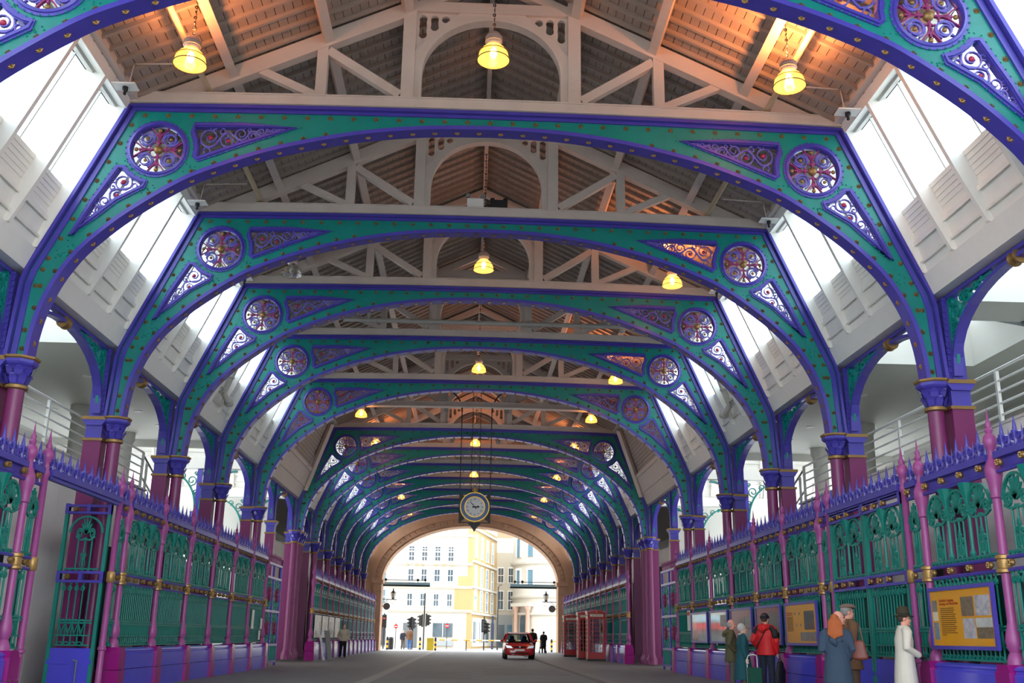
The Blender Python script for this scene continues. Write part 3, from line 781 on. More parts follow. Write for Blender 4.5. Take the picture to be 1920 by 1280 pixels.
def cl_kids(L):
    """pieces of one clerestory bay"""
    key = 'cl%.2f' % L
    if key not in MESHC:
        global _n
        clerestory(0, -100, -100+L, 1)
        for o in [o for o in COL.objects if o.name.startswith('window_0')]:
            for c in list(o.children): bpy.data.objects.remove(c)
            bpy.data.objects.remove(o)
    m = MESHC[key]; pl = L/4; kids = []
    for k in range(5): kids.append(P('fin', m['fin'], (0, min(max(k*pl, .07), L-.07), 0)))
    for k in range(4):
        kids.append(P('pane', m['pane'], (0, k*pl, 0))); kids.append(P('pane', m['pane'], (0, (k+.5)*pl-.038, 0)))
        kids.append(P('apron', m['board'], (0, k*pl, 0)))
        for j in range(6): t = 1.86+j*.092; kids.append(P('slat', m['slat'], (.3939*t, k*pl, -.919*t)))
    return kids+[P('beam', m['beam']), P('backing', m['back']), P('head_rail', m['head'])]
glow('downlight', (255, 190, 96), 3.0)
side_building(1, 'right'); side_building(-1, 'left')
# ================================================================== RAILINGS
NB = 'teal_fence'
def anthemion():
    m = MB()
    G = 1.22
    for k in range(7):
        a = pi/2+(k-3)*.36; L = .30-.022*abs(k-3)**1.4
        p0 = (0.015*(3-k)*-1, 0.02); pts = []
        for i in range(6):
            t = i/5; pts.append((L*t*math.cos(a+(k-3)*.05*t)*.8, .02+L*t*math.sin(a)))
        m.ribbon(pts, [.02, .034, .042, .046, .04, .014], -.022, .012)
    for q in (-1, 1):
        m.ribbon(spiral((q*.17, .03), .085, .025, pi/2+q*.3, -q*1.6, 16), .026, -.02, .015)
        m.ribbon(smooth_line([(0, -.05), (q*.1, -.08), (q*.2, -.05), (q*.26, -.02)], 3), .028, -.02, .012)
    m.cbox((0, 0, -.06), (.07, .045, .05))
    m.v = [(v[0]*G, v[1], v[2]*1.18) for v in m.v]
    return m.mesh('anthemion', NB)
def lower_fleur():
    m = MB().prism([(0, .20), (.03, .12), (0, .04), (-.03, .12)], 'y', -.025, .015)
    for q in (-1, 1):
        m.ribbon(spiral((q*.055, .03), .045, .015, pi/2, -q*1.3, 9), .02, -.02, .012)
        m.ribbon(smooth_line([(q*.01, -.03), (q*.06, -.06), (q*.085, -.15), (q*.06, -.20)], 3), .022, -.018, .01)
    m.cbox((0, 0, -.03), (.13, .04, .025)).cbox((0, 0, -.1), (.05, .035, .14))
    return m.mesh('fleur', NB)
ANTH, FLEUR = anthemion(), lower_fleur()
THIN_U = MB().tube([(0, 0, 2.36), (0, 0, 2.95)], .017, 6).mesh('bar', NB)
THIN_L = MB().tube([(0, 0, .865), (0, 0, 2.07)], .015, 6).mesh('bar', NB)
BAL = MB().lathe([(.03, 2.36), (.05, 2.40), (.03, 2.46), (.028, 3.0), (.045, 3.02), (.03, 3.05), (.05, 3.2), (.1, 3.36), (.13, 3.45)], 8).mesh('baluster', NB)
ROS = MB().ball((0, -.02, 0), .052, 9, 6, 1, .9, 1)
for k in range(6): ROS.ball((.034*math.cos(k*pi/3), -.065, .034*math.sin(k*pi/3)), .018, 5, 4)
ROS = ROS.mesh('rosette', 'gold', True)
def spike_unit():
    m = MB()
    m.lathe([(.03, 0), (.03, .1), (.055, .2), (.03, .22), (.026, .26), (.001, .43)], 6)
    for q in (-1, 1):
        m.ring((q*.075, 0, .13), .045, [(-.014, -.02), (.014, -.02), (.014, .02), (-.014, .02)], 9)
        m.ribbon([(q*.03, 0), (q*.11, .05), (q*.17, .02)], .035, -.02, .02)
        m.lathe([(.02, 0), (.022, .06), (.001, .28)], 5, c=(q*.18, 0, 0)) if q > 0 else None
    return m.mesh('spike', 'purple')
SPIKE = spike_unit()
def joined(me, spots, m):
    mb = MB()
    vs = [v.co.copy() for v in me.vertices]; fs = [tuple(p.vertices) for p in me.polygons]
    for sp in spots: mb.add([(v.x+sp[0], v.y+sp[1], v.z+sp[2]) for v in vs], fs)
    return mb
def panel_parts(L, nm, single_pieces, lower=True, motif_lo=True, sheet=True, rails=True, crest=True):
    """railing panel, x from 0 to L, seen from -y"""
    key = (round(L, 2), nm, single_pieces, lower, rails, crest)
    if key in PANELS: return PANELS[key]
    e = .17 if L > 1 and crest else .12
    p = []; a, b = e, L-e; w = (b-a)/nm
    cs = [a+(k+.5)*w for k in range(nm)]
    sc = min(1, w/.74)
    up = [(c+d*sc, 0, 0) for c in cs for d in (-.15, 0, .15)]
    bal = [(a+k*w, 0, 0) for k in range(1, nm)]
    anth = [(c, 0, 3.01) for c in cs]; fle = [(c, 0, 2.58) for c in cs]
    lo = [(a+.04+k*.127, 0, 0) for k in range(int((b-a-.02)/.127))]
    ros = [(a+.12+k*(b-a-.24)/max(1, round((b-a)/.47)-1), -.03, z) for z in (2.19, 3.58) for k in range(max(1, round((b-a)/.47)))]
    ns = max(1, round((b-a)/.37)); spk = [(a+(k+.5)*(b-a)/ns, 0, 3.76) for k in range(ns)]
    arch = MB()
    for c in cs: arch.ribbon(arc((c, 3.06), w*.5-.015, 0, pi, 14), .04, -.025, .02)
    p.append(P('arch_heads', arch.mesh('arch_heads', NB), kind='stuff'))
    bd = MB().ribbon([(a, 2.345), (b, 2.345)], .03, -.02, .02)
    for k in range(int((b-a)/.12)):
        bd.ribbon(arc((a+.06+k*.12, 2.30), .05, 0, pi, 6), .02, -.018, .015)
    p.append(P('upper_border', bd.mesh('upper_border', NB), kind='stuff'))
    if lower:
        lb = MB()
        for z in (.875, 1.06, 1.30, 1.345): lb.ribbon([(a, z), (b, z)], .026, -.022, .02)
        for k in range(int((b-a-.06)/.127)):
            x = a+.04+k*.127
            lb.ring((x+.063, 0, 1.325), .04, [(-.011, -.02), (.011, -.02), (.011, .018), (-.011, .018)], 8)
            lb.ribbon(arc((x+.063, .89), .05, 0, pi, 6), .02, -.018, .015)
            lb.ribbon([(x, 1.3), (x+.04, 1.18), (x+.063, 1.06)], .02, -.02, .01).ribbon([(x+.127, 1.3), (x+.087, 1.18), (x+.063, 1.06)], .02, -.02, .01)
            if k % 2 == 0 and x+.2 < b:
                for q in (-1, 1): lb.ribbon(spiral((x+.063+q*.055, 1.96), .05, .015, pi/2+q*.4, -q*1.5, 11), .02, -.022, .012)
                lb.ribbon(arc((x+.063, 2.02), .09, .25, pi-.25, 6), .02, -.02, .012)
        p.append(P('lower_scrollwork', lb.mesh('lower_scrollwork', NB), kind='stuff'))
        if sheet: p.append(P('backing_sheet', MB().box(a-.02, b+.02, .10, .11, .86, 2.06).mesh('backing_sheet', 'teal_deep')))
    for nm2, me, sp in (('bar', THIN_U, up), ('baluster', BAL, bal), ('anthemion', ANTH, anth), ('fleur', FLEUR, fle))+((('bar', THIN_L, lo),) if lower else ()):
        if not sp: continue
        if single_pieces: p += [P(nm2, me, q, scale=((.6, 1, 1) if nm2 in ('anthemion', 'fleur') and L < 1 else None)) for q in sp]
        else: p.append(P(nm2+'s', joined(me, sp, NB).mesh(nm2+'s', NB), kind='stuff'))
    if rails:
        for z in (2.105, 2.275, 3.475): p.append(P('rail', MB().tube([(.12, 0, z), (L-.12, 0, z)], .03, 6).mesh('rail', 'purple')))
        for z in (2.19,): pass
        if single_pieces or single_pieces is None: p += [P('rosette', ROS, q) for q in ros]
        else: p.append(P('rosettes', joined(ROS, ros, 'gold').mesh('rosettes', 'gold', True), kind='stuff'))
    if crest:
        p.append(P('top_rail', MB().box(.12, L-.12, -.05, .06, 3.66, 3.76).box(.15, L-.15, .03, .06, 3.50, 3.66).mesh('top_rail', 'purple')))
        if single_pieces or single_pieces is None: p += [P('spike', SPIKE, q) for q in spk]
        else: p.append(P('spikes', joined(SPIKE, spk, 'purple').mesh('spikes', 'purple'), kind='stuff'))
    PANELS[key] = p
    return p
PANELS = {}
def post_parts():
    base = MB().box(-.2, .2, -.24, .2, 0.0, .40).box(-.185, .185, -.225, .2, .41, .74); base.prism([(-.185, .74), (-.13, .84), (.13, .84), (.185, .74)], 'y', -.21, .15)
    sh = MB().lathe([(.12, .84), (.12, .88), (.10, .95), (.075, 1.0), (.1, 1.06), (.115, 1.14), (.10, 1.24), (.07, 1.36), (.06, 1.4), (.062, 2.06), (.058, 3.02), (.06, 3.1), (.085, 3.12), (.075, 3.16), (.09, 3.3), (.115, 3.42), (.12, 3.46), (.12, 3.54), (.09, 3.62), (.055, 3.69), (.05, 3.8), (.075, 3.84), (.1, 3.92), (.085, 4.0), (.045, 4.05), (.06, 4.1), (.035, 4.14), (.045, 4.19), (.02, 4.24), (.001, 4.45)], 12)
    fl = MB()
    for k in range(10):
        a = 2*pi*k/10; fl.box(-.008, .008, -.008, .008, 1.45, 3.0); n = 8
        for i in range(len(fl.v)-8, len(fl.v)): v = fl.v[i]; fl.v[i] = (v[0]+.058*math.cos(a), v[1]+.058*math.sin(a), v[2])
    col = MB().lathe([(.08, 2.06), (.12, 2.075), (.12, 2.115), (.095, 2.13), (.1, 2.19), (.095, 2.25), (.12, 2.265), (.12, 2.305), (.08, 2.32)], 12)
    global PED
    PED = base.mesh('pedestal', 'plinth_magenta')
    return [P('shaft', sh.mesh('shaft', 'post_pink', True)), P('collar', col.mesh('collar', 'brass', True))]
def gatepost_parts():
    sh = MB().lathe([(.085, 0), (.085, .06), (.06, .1), (.06, .78), (.085, .8), (.085, .84), (.06, .86), (.058, 3.62), (.075, 3.64), (.075, 3.7), (.055, 3.74), (.05, 3.85), (.075, 3.9), (.105, 3.98), (.085, 4.06), (.045, 4.1), (.055, 4.15), (.03, 4.2), (.001, 4.45)], 12)
    col = MB().lathe([(.07, 2.08), (.085, 2.10), (.085, 2.27), (.07, 2.30)], 12)
    return [P('shaft', sh.mesh('shaft', 'post_pink', True)), P('collar', col.mesh('collar', 'brass', True))]
POSTP, GPOSTP = post_parts(), gatepost_parts()
def plinth_me(L):
    k = 'pl%.2f' % L
    if k not in MESHC:
        m = MB()
        m.box(.2, L-.2, -.17, .16, 0, .405).box(.2, L-.2, -.16, .16, .415, .70)
        m.prism([(-.16, .70), (-.13, .73), (-.13, .755), (-.15, .77), (-.14, .80), (-.08, .83), (.16, .83), (.16, .70)], 'x', .2, L-.2)
        MESHC[k] = m.mesh('plinth', 'plinth_blue')
    return MESHC[k]
YN = [11.65, 14.1, 16.5, 21.55, 24.1, 26.6, 29.15, 31.65, 34.25, 36.85]
YF = [48.3+2.46*k for k in range(14)]
def seglab(y): # which stretch of railing
    return 'away from street' if y < 40 else 'toward street'
def fence(s):
    rz = -pi/2 if s > 0 else pi/2
    zf = .05 if s > 0 else 0
    def put(name, lab, cat, parts, ya, yb, grp, z=0):
        return thing(name, lab, cat, parts, (s*XF, yb if s > 0 else ya, z), rz, group=grp)
    def order(y, ys):
        ys = sorted(ys, reverse=(y < 40)); return ORD[ys.index(y)] if ys.index(y) < len(ORD) else 'last'
    for ys in (YN, YF):
        for y in ys:
            thing('railing_post', 'ornate pink railing post, %s from crossing, %s, %s' % (order(y, ys), SIDE[s], seglab(y)), 'post', POSTP, (s*XF, y, zf-.0), rz, group='ornate railing posts')
        for a, b in zip(ys[:-1], ys[1:]):
            if a == 16.5: continue
            near = b < 30
            sm = [q for q in ys[:-1] if q != 16.5]
            ls = '%s from crossing, %s, %s' % (order(a, sm), SIDE[s], seglab(a))
            board = s > 0 and (a in (14.1, 21.55, 24.1, 26.6, 29.15, 31.65))
            put('iron_railing', 'teal scroll iron railing, '+ls, 'railing', panel_parts(b-a, 3, True if near else (None if b < 38 else False)), a, b, 'teal cast iron railing panels', zf)
            thing('railing_plinth', 'glossy blue and magenta plinth, '+ls, 'plinth', [P('wall', plinth_me(b-a)), P('pedestal', PED)]+([P('pedestal', PED, (b-a, 0, 0))] if (s > 0 and a in (11.65, 21.55, ys[0])) or (s < 0 and b in (16.5, ys[-1])) else []), (s*XF, b if s > 0 else a, zf), rz, 'blue railing plinths')
    for y, w in ((17.15, 'gallery door side'), (20.95, 'crossing side')):
        thing('gate_post', 'plain pink gate post with bulb finial, %s of the gate, %s' % (w, SIDE[s]), 'post', GPOSTP, (s*XF, y, zf), rz, group='plain gate posts')
    for a, b, w in ((16.5, 17.15, 'gallery door side'), (20.95, 21.55, 'crossing side')):
        put('iron_railing', 'narrow teal railing strip beside the gate, %s, %s' % (w, SIDE[s]), 'railing', panel_parts(b-a, 1, True), a, b, 'narrow railing strips', zf)
    # spiked beam over the gateway
    L = 3.8; sp = [P('beam', MB().box(.11, L-.11, -.09, .09, 3.66, 3.76).box(.11, L-.11, -.05, .05, 3.60, 3.66).mesh('beam', 'purple'))]
    sp += [P('spike', SPIKE, (.25+k*.36, 0, 3.76)) for k in range(10)]
    put('spiked_beam', 'purple beam with a row of spikes above the gateway, '+SIDE[s], 'beam', sp, 17.15, 20.95, 'spiked gateway beams', zf)
fence(1); fence(-1)
# ================================================================== GATES
def leaf_parts(L, nm, panel_h=.84, sheet=True):
    p = [P('bottom_panel', MB().box(.03, L-.03, -.03, .03, .06, panel_h-.02).box(.03, L-.03, -.045, -.03, .06, .16).box(.03, L-.03, -.045, -.03, .52, .60).mesh('bottom_panel', 'plinth_blue'))]
    fr = MB()
    for x in (.0, L-.07): fr.box(x, x+.07, -.04, .04, .04, 3.62)
    p.append(P('stiles', fr.mesh('stiles', NB)))
    for z in (2.10, 2.275, 3.46, 3.60): p.append(P('rail', MB().box(.0, L, -.05, .05, z-.025, z+.025).mesh('rail', 'purple')))
    for z in (2.1, 3.46):
        for x in (.0, L/2-.03, L-.07): p.append(P('bracket', MB().box(x, x+.07, -.06, .06, z, z+.18).mesh('bracket', 'purple')))
    q = panel_parts(L, nm, True, True, True, sheet, False, False)
    p += q
    for x in [.22+k*.42 for k in range(int((L-.2)/.42))]:
        for z in (2.19, 3.53): p.append(P('rosette', ROS, (x, -.03, z)))
    return p
for k, yb in enumerate((20.84, 19.04)):
    thing('gate_leaf', 'closed teal gate leaf with blue bottom panel, %s half' % ('crossing side' if k == 0 else 'display board side'), 'gate', leaf_parts(1.78, 2), (XF, yb, .05), -pi/2, group='closed double gate')
thing('gate_leaf', 'open teal gate leaf folded back against the pale block wall', 'gate', leaf_parts(.92, 1, sheet=False)+[P('drop_bolt', MB().tube([(.62, -.07, .1), (.62, -.07, .6)], .014, 6).tube([(.62, -.07, .58), (.54, -.09, .6)], .012, 6).mesh('drop_bolt', 'steel_grey'))], (-8.42, 21.02, 0), 0)
# dark gates of the crossing with magenta roses
def rose_gate():
    L, H = 3.0, 3.7; p = []
    fr = MB()
    for x in (0, L/2-.03, L-.06): fr.box(x, x+.06, -.04, .04, 0, H)
    for z in (.15, .75, 1.95, 3.15, H-.05): fr.box(0, L, -.045, .045, z-.04, z+.04)
    p.append(P('frame', fr.mesh('frame', 'purple')))
    tr = MB()
    for cx in (L*.25, L*.75):
        for cz, h in ((1.35, .5), (2.55, .5)):
            for q1 in (-1, 1):
                for q2 in (-1, 1):
                    tr.ribbon(spiral((cx+q1*.42, cz+q2*.33), .2, .05, pi/2*q2, q1*q2*1.4, 14), .03, -.02, .02)
                    tr.ribbon(spiral((cx+q1*.15, cz+q2*.45), .11, .03, 0, q1*q2*1.4, 10), .025, -.02, .02)
            for k in range(8): a = k*pi/4+.2; tr.ribbon([(cx+.25*math.cos(a), cz+.25*math.sin(a)), (cx+.6*math.cos(a), cz+.52*math.sin(a))], .025, -.02, .02)
    for k in range(24): tr.ribbon([(.1+k*.122, .2), (.1+k*.122, .72)], .02, -.02, .02)
    p.append(P('scrollwork', tr.mesh('scrollwork', NB)))
    for cx in (L*.25, L*.75):
        for cz in (1.35, 2.55):
            m = MB().lathe([(.27, -.03), (.25, -.06), (.2, -.05), (.12, -.05), (.09, -.09), (.0001, -.1)], 16, axis='y')
            for k in range(8): m.ball((.18*math.cos(k*pi/4), -.06, .18*math.sin(k*pi/4)), .065, 6, 4, 1, .6, 1)
            m.xf(lambda v: v+Vector((cx, 0, cz))); p.append(P('rose', m.mesh('rose', 'rose_magenta')))
    cr = MB()
    for k in range(12): cr.lathe([(.02, H), (.02, H+.12), (.045, H+.17), (.001, H+.34)], 6, c=(.2+k*.236, 0, 0))
    p.append(P('cresting', cr.mesh('cresting', 'magenta')))
    return p
mat('rose_magenta', (130, 26, 84), .5, var=.1)
_rg = rose_gate()
for s in (-1, 1):
    thing('rose_gate', 'tall dark iron gate with magenta roses at the crossing, '+SIDE[s], 'gate', _rg, (s*7.5, 40.6 if s > 0 else 37.6, .05 if s > 0 else 0), -pi/2 if s > 0 else pi/2, group='rose gates at the crossing')
# ================================================================== DISPLAY BOARDS
mat('board_yellow', (214, 148, 8), .35, var=.04, scale=2)
mat('board_red', (128, 34, 44), .2, var=.12, scale=2)
mat('board_title', (150, 40, 20), .6, var=0); mat('board_text', (70, 44, 10), .7, var=0)
mat('photo_grey', (120, 118, 112), .3, var=.75, scale=14); mat('photo_brown', (120, 104, 82), .3, var=.7, scale=16)
mat('photo_light', (178, 176, 182), .3, var=.8, scale=10); mat('photo_sky', (190, 194, 188), .3, var=.3, scale=6); mat('photo_dark', (64, 66, 70), .25, var=.9, scale=9)
mat('photo_slate', (120, 140, 150), .3, var=.4, scale=14); mat('paper', (210, 204, 176), .5, var=.05); mat('board_gloss', (168, 160, 150), .06, var=.55, scale=4)
mat('sheet_white', (232, 230, 224), .5, var=.05); mat('sheet_red', (206, 50, 40), .5, var=.0)
def board(y0, y1, face, pieces, lab, zf=.05):
    L = y1-y0-.34; z0, z1 = 1.07, 2.0
    fr = MB().box(0, L, -.05, 0, z0, z0+.055).box(0, L, -.05, 0, z1-.055, z1).box(0, .055, -.05, 0, z0+.055, z1-.055).box(L-.055, L, -.05, 0, z0+.055, z1-.055)
    p = [P('frame', fr.mesh('frame', 'purple')), P('face', MB().box(.05, L-.05, -.03, 0, z0+.05, z1-.05).mesh('face', face))]
    W, H = L-.11, z1-z0-.11; X = .055; Zt = z1-.055
    for nm, x0, x1, t0, t1, mm in pieces:
        p.append(P(nm, MB().box(X+x0*W, X+x1*W, -.034, -.03, Zt-t1*H, Zt-t0*H).mesh(nm, mm)))
    return p, X, W, Zt, H
def put_board(y0, y1, parts, lab, grp=None):
    thing('display_board', lab, 'board', parts, (XF-.10, y1-.17, .0), -pi/2, group=grp)
pcs = [('picture', .03, .115, .17, .38, 'photo_grey'), ('caption_card', .03, .115, .38, .55, 'paper'), ('picture', .035, .12, .58, .89, 'photo_slate'),
       ('picture', .52, .715, .14, .48, 'photo_brown'), ('picture', .74, .965, .13, .48, 'photo_light'), ('picture', .53, .715, .52, .87, 'photo_light'), ('picture', .735, .975, .52, .68, 'photo_sky'), ('picture', .735, .975, .68, .87, 'photo_brown')]
pb, X, W, Zt, H = board(14.1, 16.5, 'board_yellow', pcs, '')
for t, (tx, zz) in enumerate((('Smithfield: hangings,', .205), ('burnings and Martyrdom', .265))):
    pb.append(P('title', text_mesh(tx, .062, 'board_title', .003, 'LEFT', 1.0), (X+.155*W, -.032, Zt-zz*H), kind='stuff'))
ln = MB()
random.seed(3)
for k in range(14):
    x = .165*W+X; xe = X+W*(.405+random.uniform(-.02, .02)) if k < 13 else X+W*.24
    z = Zt-H*(.325+k*.037)
    while x < xe:
        w = random.uniform(.02, .06); ln.box(x, min(x+w, xe), -.0325, -.03, z-.006, z+.006); x += w+.01
pb.append(P('text_lines', ln.mesh('text_lines', 'board_text'), kind='stuff'))
put_board(14.1, 16.5, pb, 'yellow display board about hangings and martyrdom with four pictures, beside the closed gate')
pcs = [('picture', .62, .93, .18, .66, 'photo_dark'), ('picture', .48, .97, .72, .95, 'photo_grey'), ('sketch', .3, .34, .2, .27, 'photo_brown'), ('sketch', .45, .49, .2, .27, 'photo_brown'), ('sketch', .34, .38, .5, .57, 'photo_brown'), ('sketch', .48, .52, .5, .57, 'photo_brown')]
pb, X, W, Zt, H = board(21.55, 24.1, 'board_yellow', pcs, '')
ln = MB()
for k in range(12):
    x = .04*W+X; xe = X+W*.25; z = Zt-H*(.32+k*.033)
    while x < xe: w = random.uniform(.02, .06); ln.box(x, min(x+w, xe), -.0325, -.03, z-.006, z+.006); x += w+.01
pb.append(P('text_lines', ln.mesh('text_lines', 'board_text'), kind='stuff'))
for z in (.2, .25): pb.append(P('title_line', MB().box(X+.04*W, X+.24*W, -.0325, -.03, Zt-(z+.02)*H, Zt-z*H).mesh('title_line', 'board_title')))
put_board(21.55, 24.1, pb, 'yellow display board with one large dark picture of the arcade')
pb = board(24.1, 26.6, 'board_red', [('picture', .40, .97, .16, .96, 'photo_dark'), ('picture', .58, .94, .72, .9, 'photo_light')], '')[0]
put_board(24.1, 26.6, pb, 'dark red display board with a big black and white picture')
pb = board(26.6, 29.15, 'board_red', [('picture', .42, .68, .24, .6, 'photo_dark'), ('picture', .70, .97, .22, .58, 'photo_grey'), ('picture', .70, .97, .6, .95, 'photo_grey')], '')[0]
put_board(26.6, 29.15, pb, 'dark red display board with three grey pictures')
put_board(29.15, 31.65, board(29.15, 31.65, 'board_gloss', [('picture', .62, .95, .1, .5, 'photo_grey')], '')[0], 'glossy pale display board reflecting the street, next to the three picture red board')
put_board(31.65, 34.25, board(31.65, 34.25, 'board_gloss', [('picture', .1, .3, .6, .95, 'board_red')], '')[0], 'glossy pale display board, last one before the crossing')
for k in range(4):       # pale posters on the railings across the avenue
    y0, y1 = YF[k], YF[k+1]; L = 2.0
    p = [P('sheet', MB().box(0, L, -.03, 0, 1.0, 2.02).mesh('sheet', 'sheet_white'))]
    for j in range(3): p.append(P('picture', MB().box(.12+j*.62, .6+j*.62, -.034, -.03, 1.15+.1*((j+k) % 3), 1.75+.08*((j+k) % 2)).mesh('picture', ('photo_light', 'photo_sky', 'photo_brown')[(j+k) % 3])))
    thing('poster', 'large pale poster on the railing beyond the crossing, %s from the crossing' % ORD[k], 'poster', p, (-XF+.12, y0+.23, 0), pi/2, group='pale posters on the railing')
for k, (y, z0, z1, w, lab) in enumerate(((34.6, 1.3, 1.9, .3, 'tall white notice on the railing near the crossing, open gate side'), (36.1, 1.3, 1.65, .22, 'narrow white notice on the last railing panel, open gate side'), (35.9, .95, 1.25, .22, 'small square white notice low on the railing, open gate side'))):
    single('notice', lab, 'notice', MB().box(0, w, -.02, 0, z0, z1).mesh('notice', 'sheet_white'), (-XF+.07, y, 0), pi/2)
thing('notice', 'white notice with a red band on the last railing panel, phone box side', 'notice', [P('sheet', MB().box(0, .42, -.02, 0, 1.35, 2.0).mesh('sheet', 'sheet_white')), P('band', MB().box(.02, .4, -.024, -.02, 1.84, 1.96).mesh('band', 'sheet_red'))], (XF-.07, 34.9, .1), -pi/2)
# ================================================================== PENDANT LAMPS
def shade_mat(name, lit):
    m = bpy.data.materials.new(name); m.use_nodes = True; MATS[name] = m
    nt = m.node_tree; N = nt.nodes; N.clear(); o = N.new('ShaderNodeOutputMaterial')
    t = N.new('ShaderNodeBsdfTransparent'); g = N.new('ShaderNodeBsdfGlossy'); g.inputs['Roughness'].default_value = .1
    mx = N.new('ShaderNodeMixShader'); mx.inputs[0].default_value = .15
    t.inputs[0].default_value = (1, .82, .45, 1) if lit else (.9, .92, .9, 1)
    nt.links.new(t.outputs[0], mx.inputs[1]); nt.links.new(g.outputs[0], mx.inputs[2])
    if lit:
        e = N.new('ShaderNodeEmission'); e.inputs[0].default_value = (1, .60, .10, 1); e.inputs[1].default_value = 1.0
        ad = N.new('ShaderNodeAddShader'); nt.links.new(mx.outputs[0], ad.inputs[0]); nt.links.new(e.outputs[0], ad.inputs[1]); nt.links.new(ad.outputs[0], o.inputs[0])
    else: nt.links.new(mx.outputs[0], o.inputs[0])
    return m
shade_mat('shade_lit', True); shade_mat('shade_unlit', False)
glow('bulb_lit', (255, 220, 140), 16.0); mat('bulb_dull', (210, 210, 205), .3, var=0); mat('lamp_body', (196, 176, 170), .4, metal=.3, var=.1, scale=12)
def lamp_parts(lit, chain):
    sh = MB().lathe([(.10, .27), (.13, .25), (.19, .19), (.235, .1), (.26, 0.0)], 24).mesh('shade', 'shade_lit' if lit else 'shade_unlit', True)
    me = MB().lathe([(.262, -.008), (.270, 0), (.262, .008), (.254, 0)], 24)
    gd = MB().ring((0, 0, 0), .262, [(-.006, -.006), (.006, -.006), (.006, .006), (-.006, .006)], 24, 'z').ring((0, 0, .13), .232, [(-.006, -.006), (.006, -.006), (.006, .006), (-.006, .006)], 24, 'z')
    bd = MB().lathe([(.06, .25), (.10, .27), (.125, .30), (.13, .40), (.12, .44), (.10, .48), (.04, .5), (.001, .52)], 16)
    for z in (.33, .37, .41): bd.ring((0, 0, z), .13, [(-.004, -.006), (.012, 0), (-.004, .006)], 16, 'z')
    bu = MB().ball((0, 0, .13), .06, 10, 8, 1, 1, 1.7)
    ch = MB()
    n = int(chain/.09)
    for k in range(n):
        z = .52+k*chain/n
        ch.ring((0, 0, z+.045), .022, [(-.007, -.007), (.007, -.007), (.007, .007), (-.007, .007)], 8, 'y' if k % 2 else 'x')
    ch.tube([(.01, .01, .5), (.01, .01, .52+chain)], .006, 4)
    return [P('shade', sh, kids=(P('guard', gd.mesh('guard', 'brass')),)), P('housing', bd.mesh('housing', 'lamp_body', True)), P('bulb', bu.mesh('bulb', 'bulb_lit' if lit else 'bulb_dull', True)), P('chain', ch.mesh('chain', 'iron_black'))]
LAMPC = {}
def lamp(x, y, z, lit, lab, power=55):
    top = 13.38 if abs(x) < 1 else BZ(abs(x))
    key = (lit, round(top-z, 1))
    if key not in LAMPC: LAMPC[key] = lamp_parts(lit, top-z-.52)
    t = thing('pendant_lamp', lab, 'lamp', LAMPC[key], (x, y, z), group='pendant lamps under the roof')
    if lit:
        # upward spot added above the housing to brighten the boards; weak point at bulb
        for typ, e in (('SPOT', power), ('POINT', min(60, power*.2))):
            l = bpy.data.lights.new('lamp_light', typ); l.color = (1, .30, .085); l.energy = e; l.shadow_soft_size = .1
            if typ == 'SPOT': l.spot_size = 2.9; l.spot_blend = .6
            o = bpy.data.objects.new('lamp_light', l); COL.objects.link(o); o.parent = t; o.location = (0, 0, .12)
            if typ == 'SPOT': o.rotation_euler = (pi, 0, 0); o.location = (0, 0, .56)
PW = [(150, 12, 380), (0, 20, 190), (0, 30, 190)]
LY = [14.3, 24.0, 34.2]; LY2 = [48.7, 58.7, 68.6, 78.0]
WH = {0: 'centre line', 1: 'phone box side', -1: 'open gate side'}
for k, y in enumerate(LY):
    for s in (-1, 0, 1):
        if s == -1 and k == 2: continue
        lit = not (s == -1 and k == 1)
        lamp(s*4.83, y, 10.1 if s == 0 else 9.82, lit, ('lit amber' if lit else 'unlit clear')+' dome lamp, %s, %s from clock, away from street' % (WH[s], ORD[2-k]), PW[k][s+1])
for s in (-1, 1): lamp(s*4.87, 41.7, 9.98, True, 'lit amber glass dome lamp level with the clock, '+WH[s], 190)
for k, y in enumerate(LY2):
    for s in (-1, 0, 1):
        if s == 0 and k > 1: continue
        if s == -1 and k == 1: continue
        lamp(s*4.85, y, 10.15 if s == 0 else 10.05, True, 'lit amber dome lamp, %s, %s row beyond clock, toward street' % (WH[s], ORD[k]), 150)
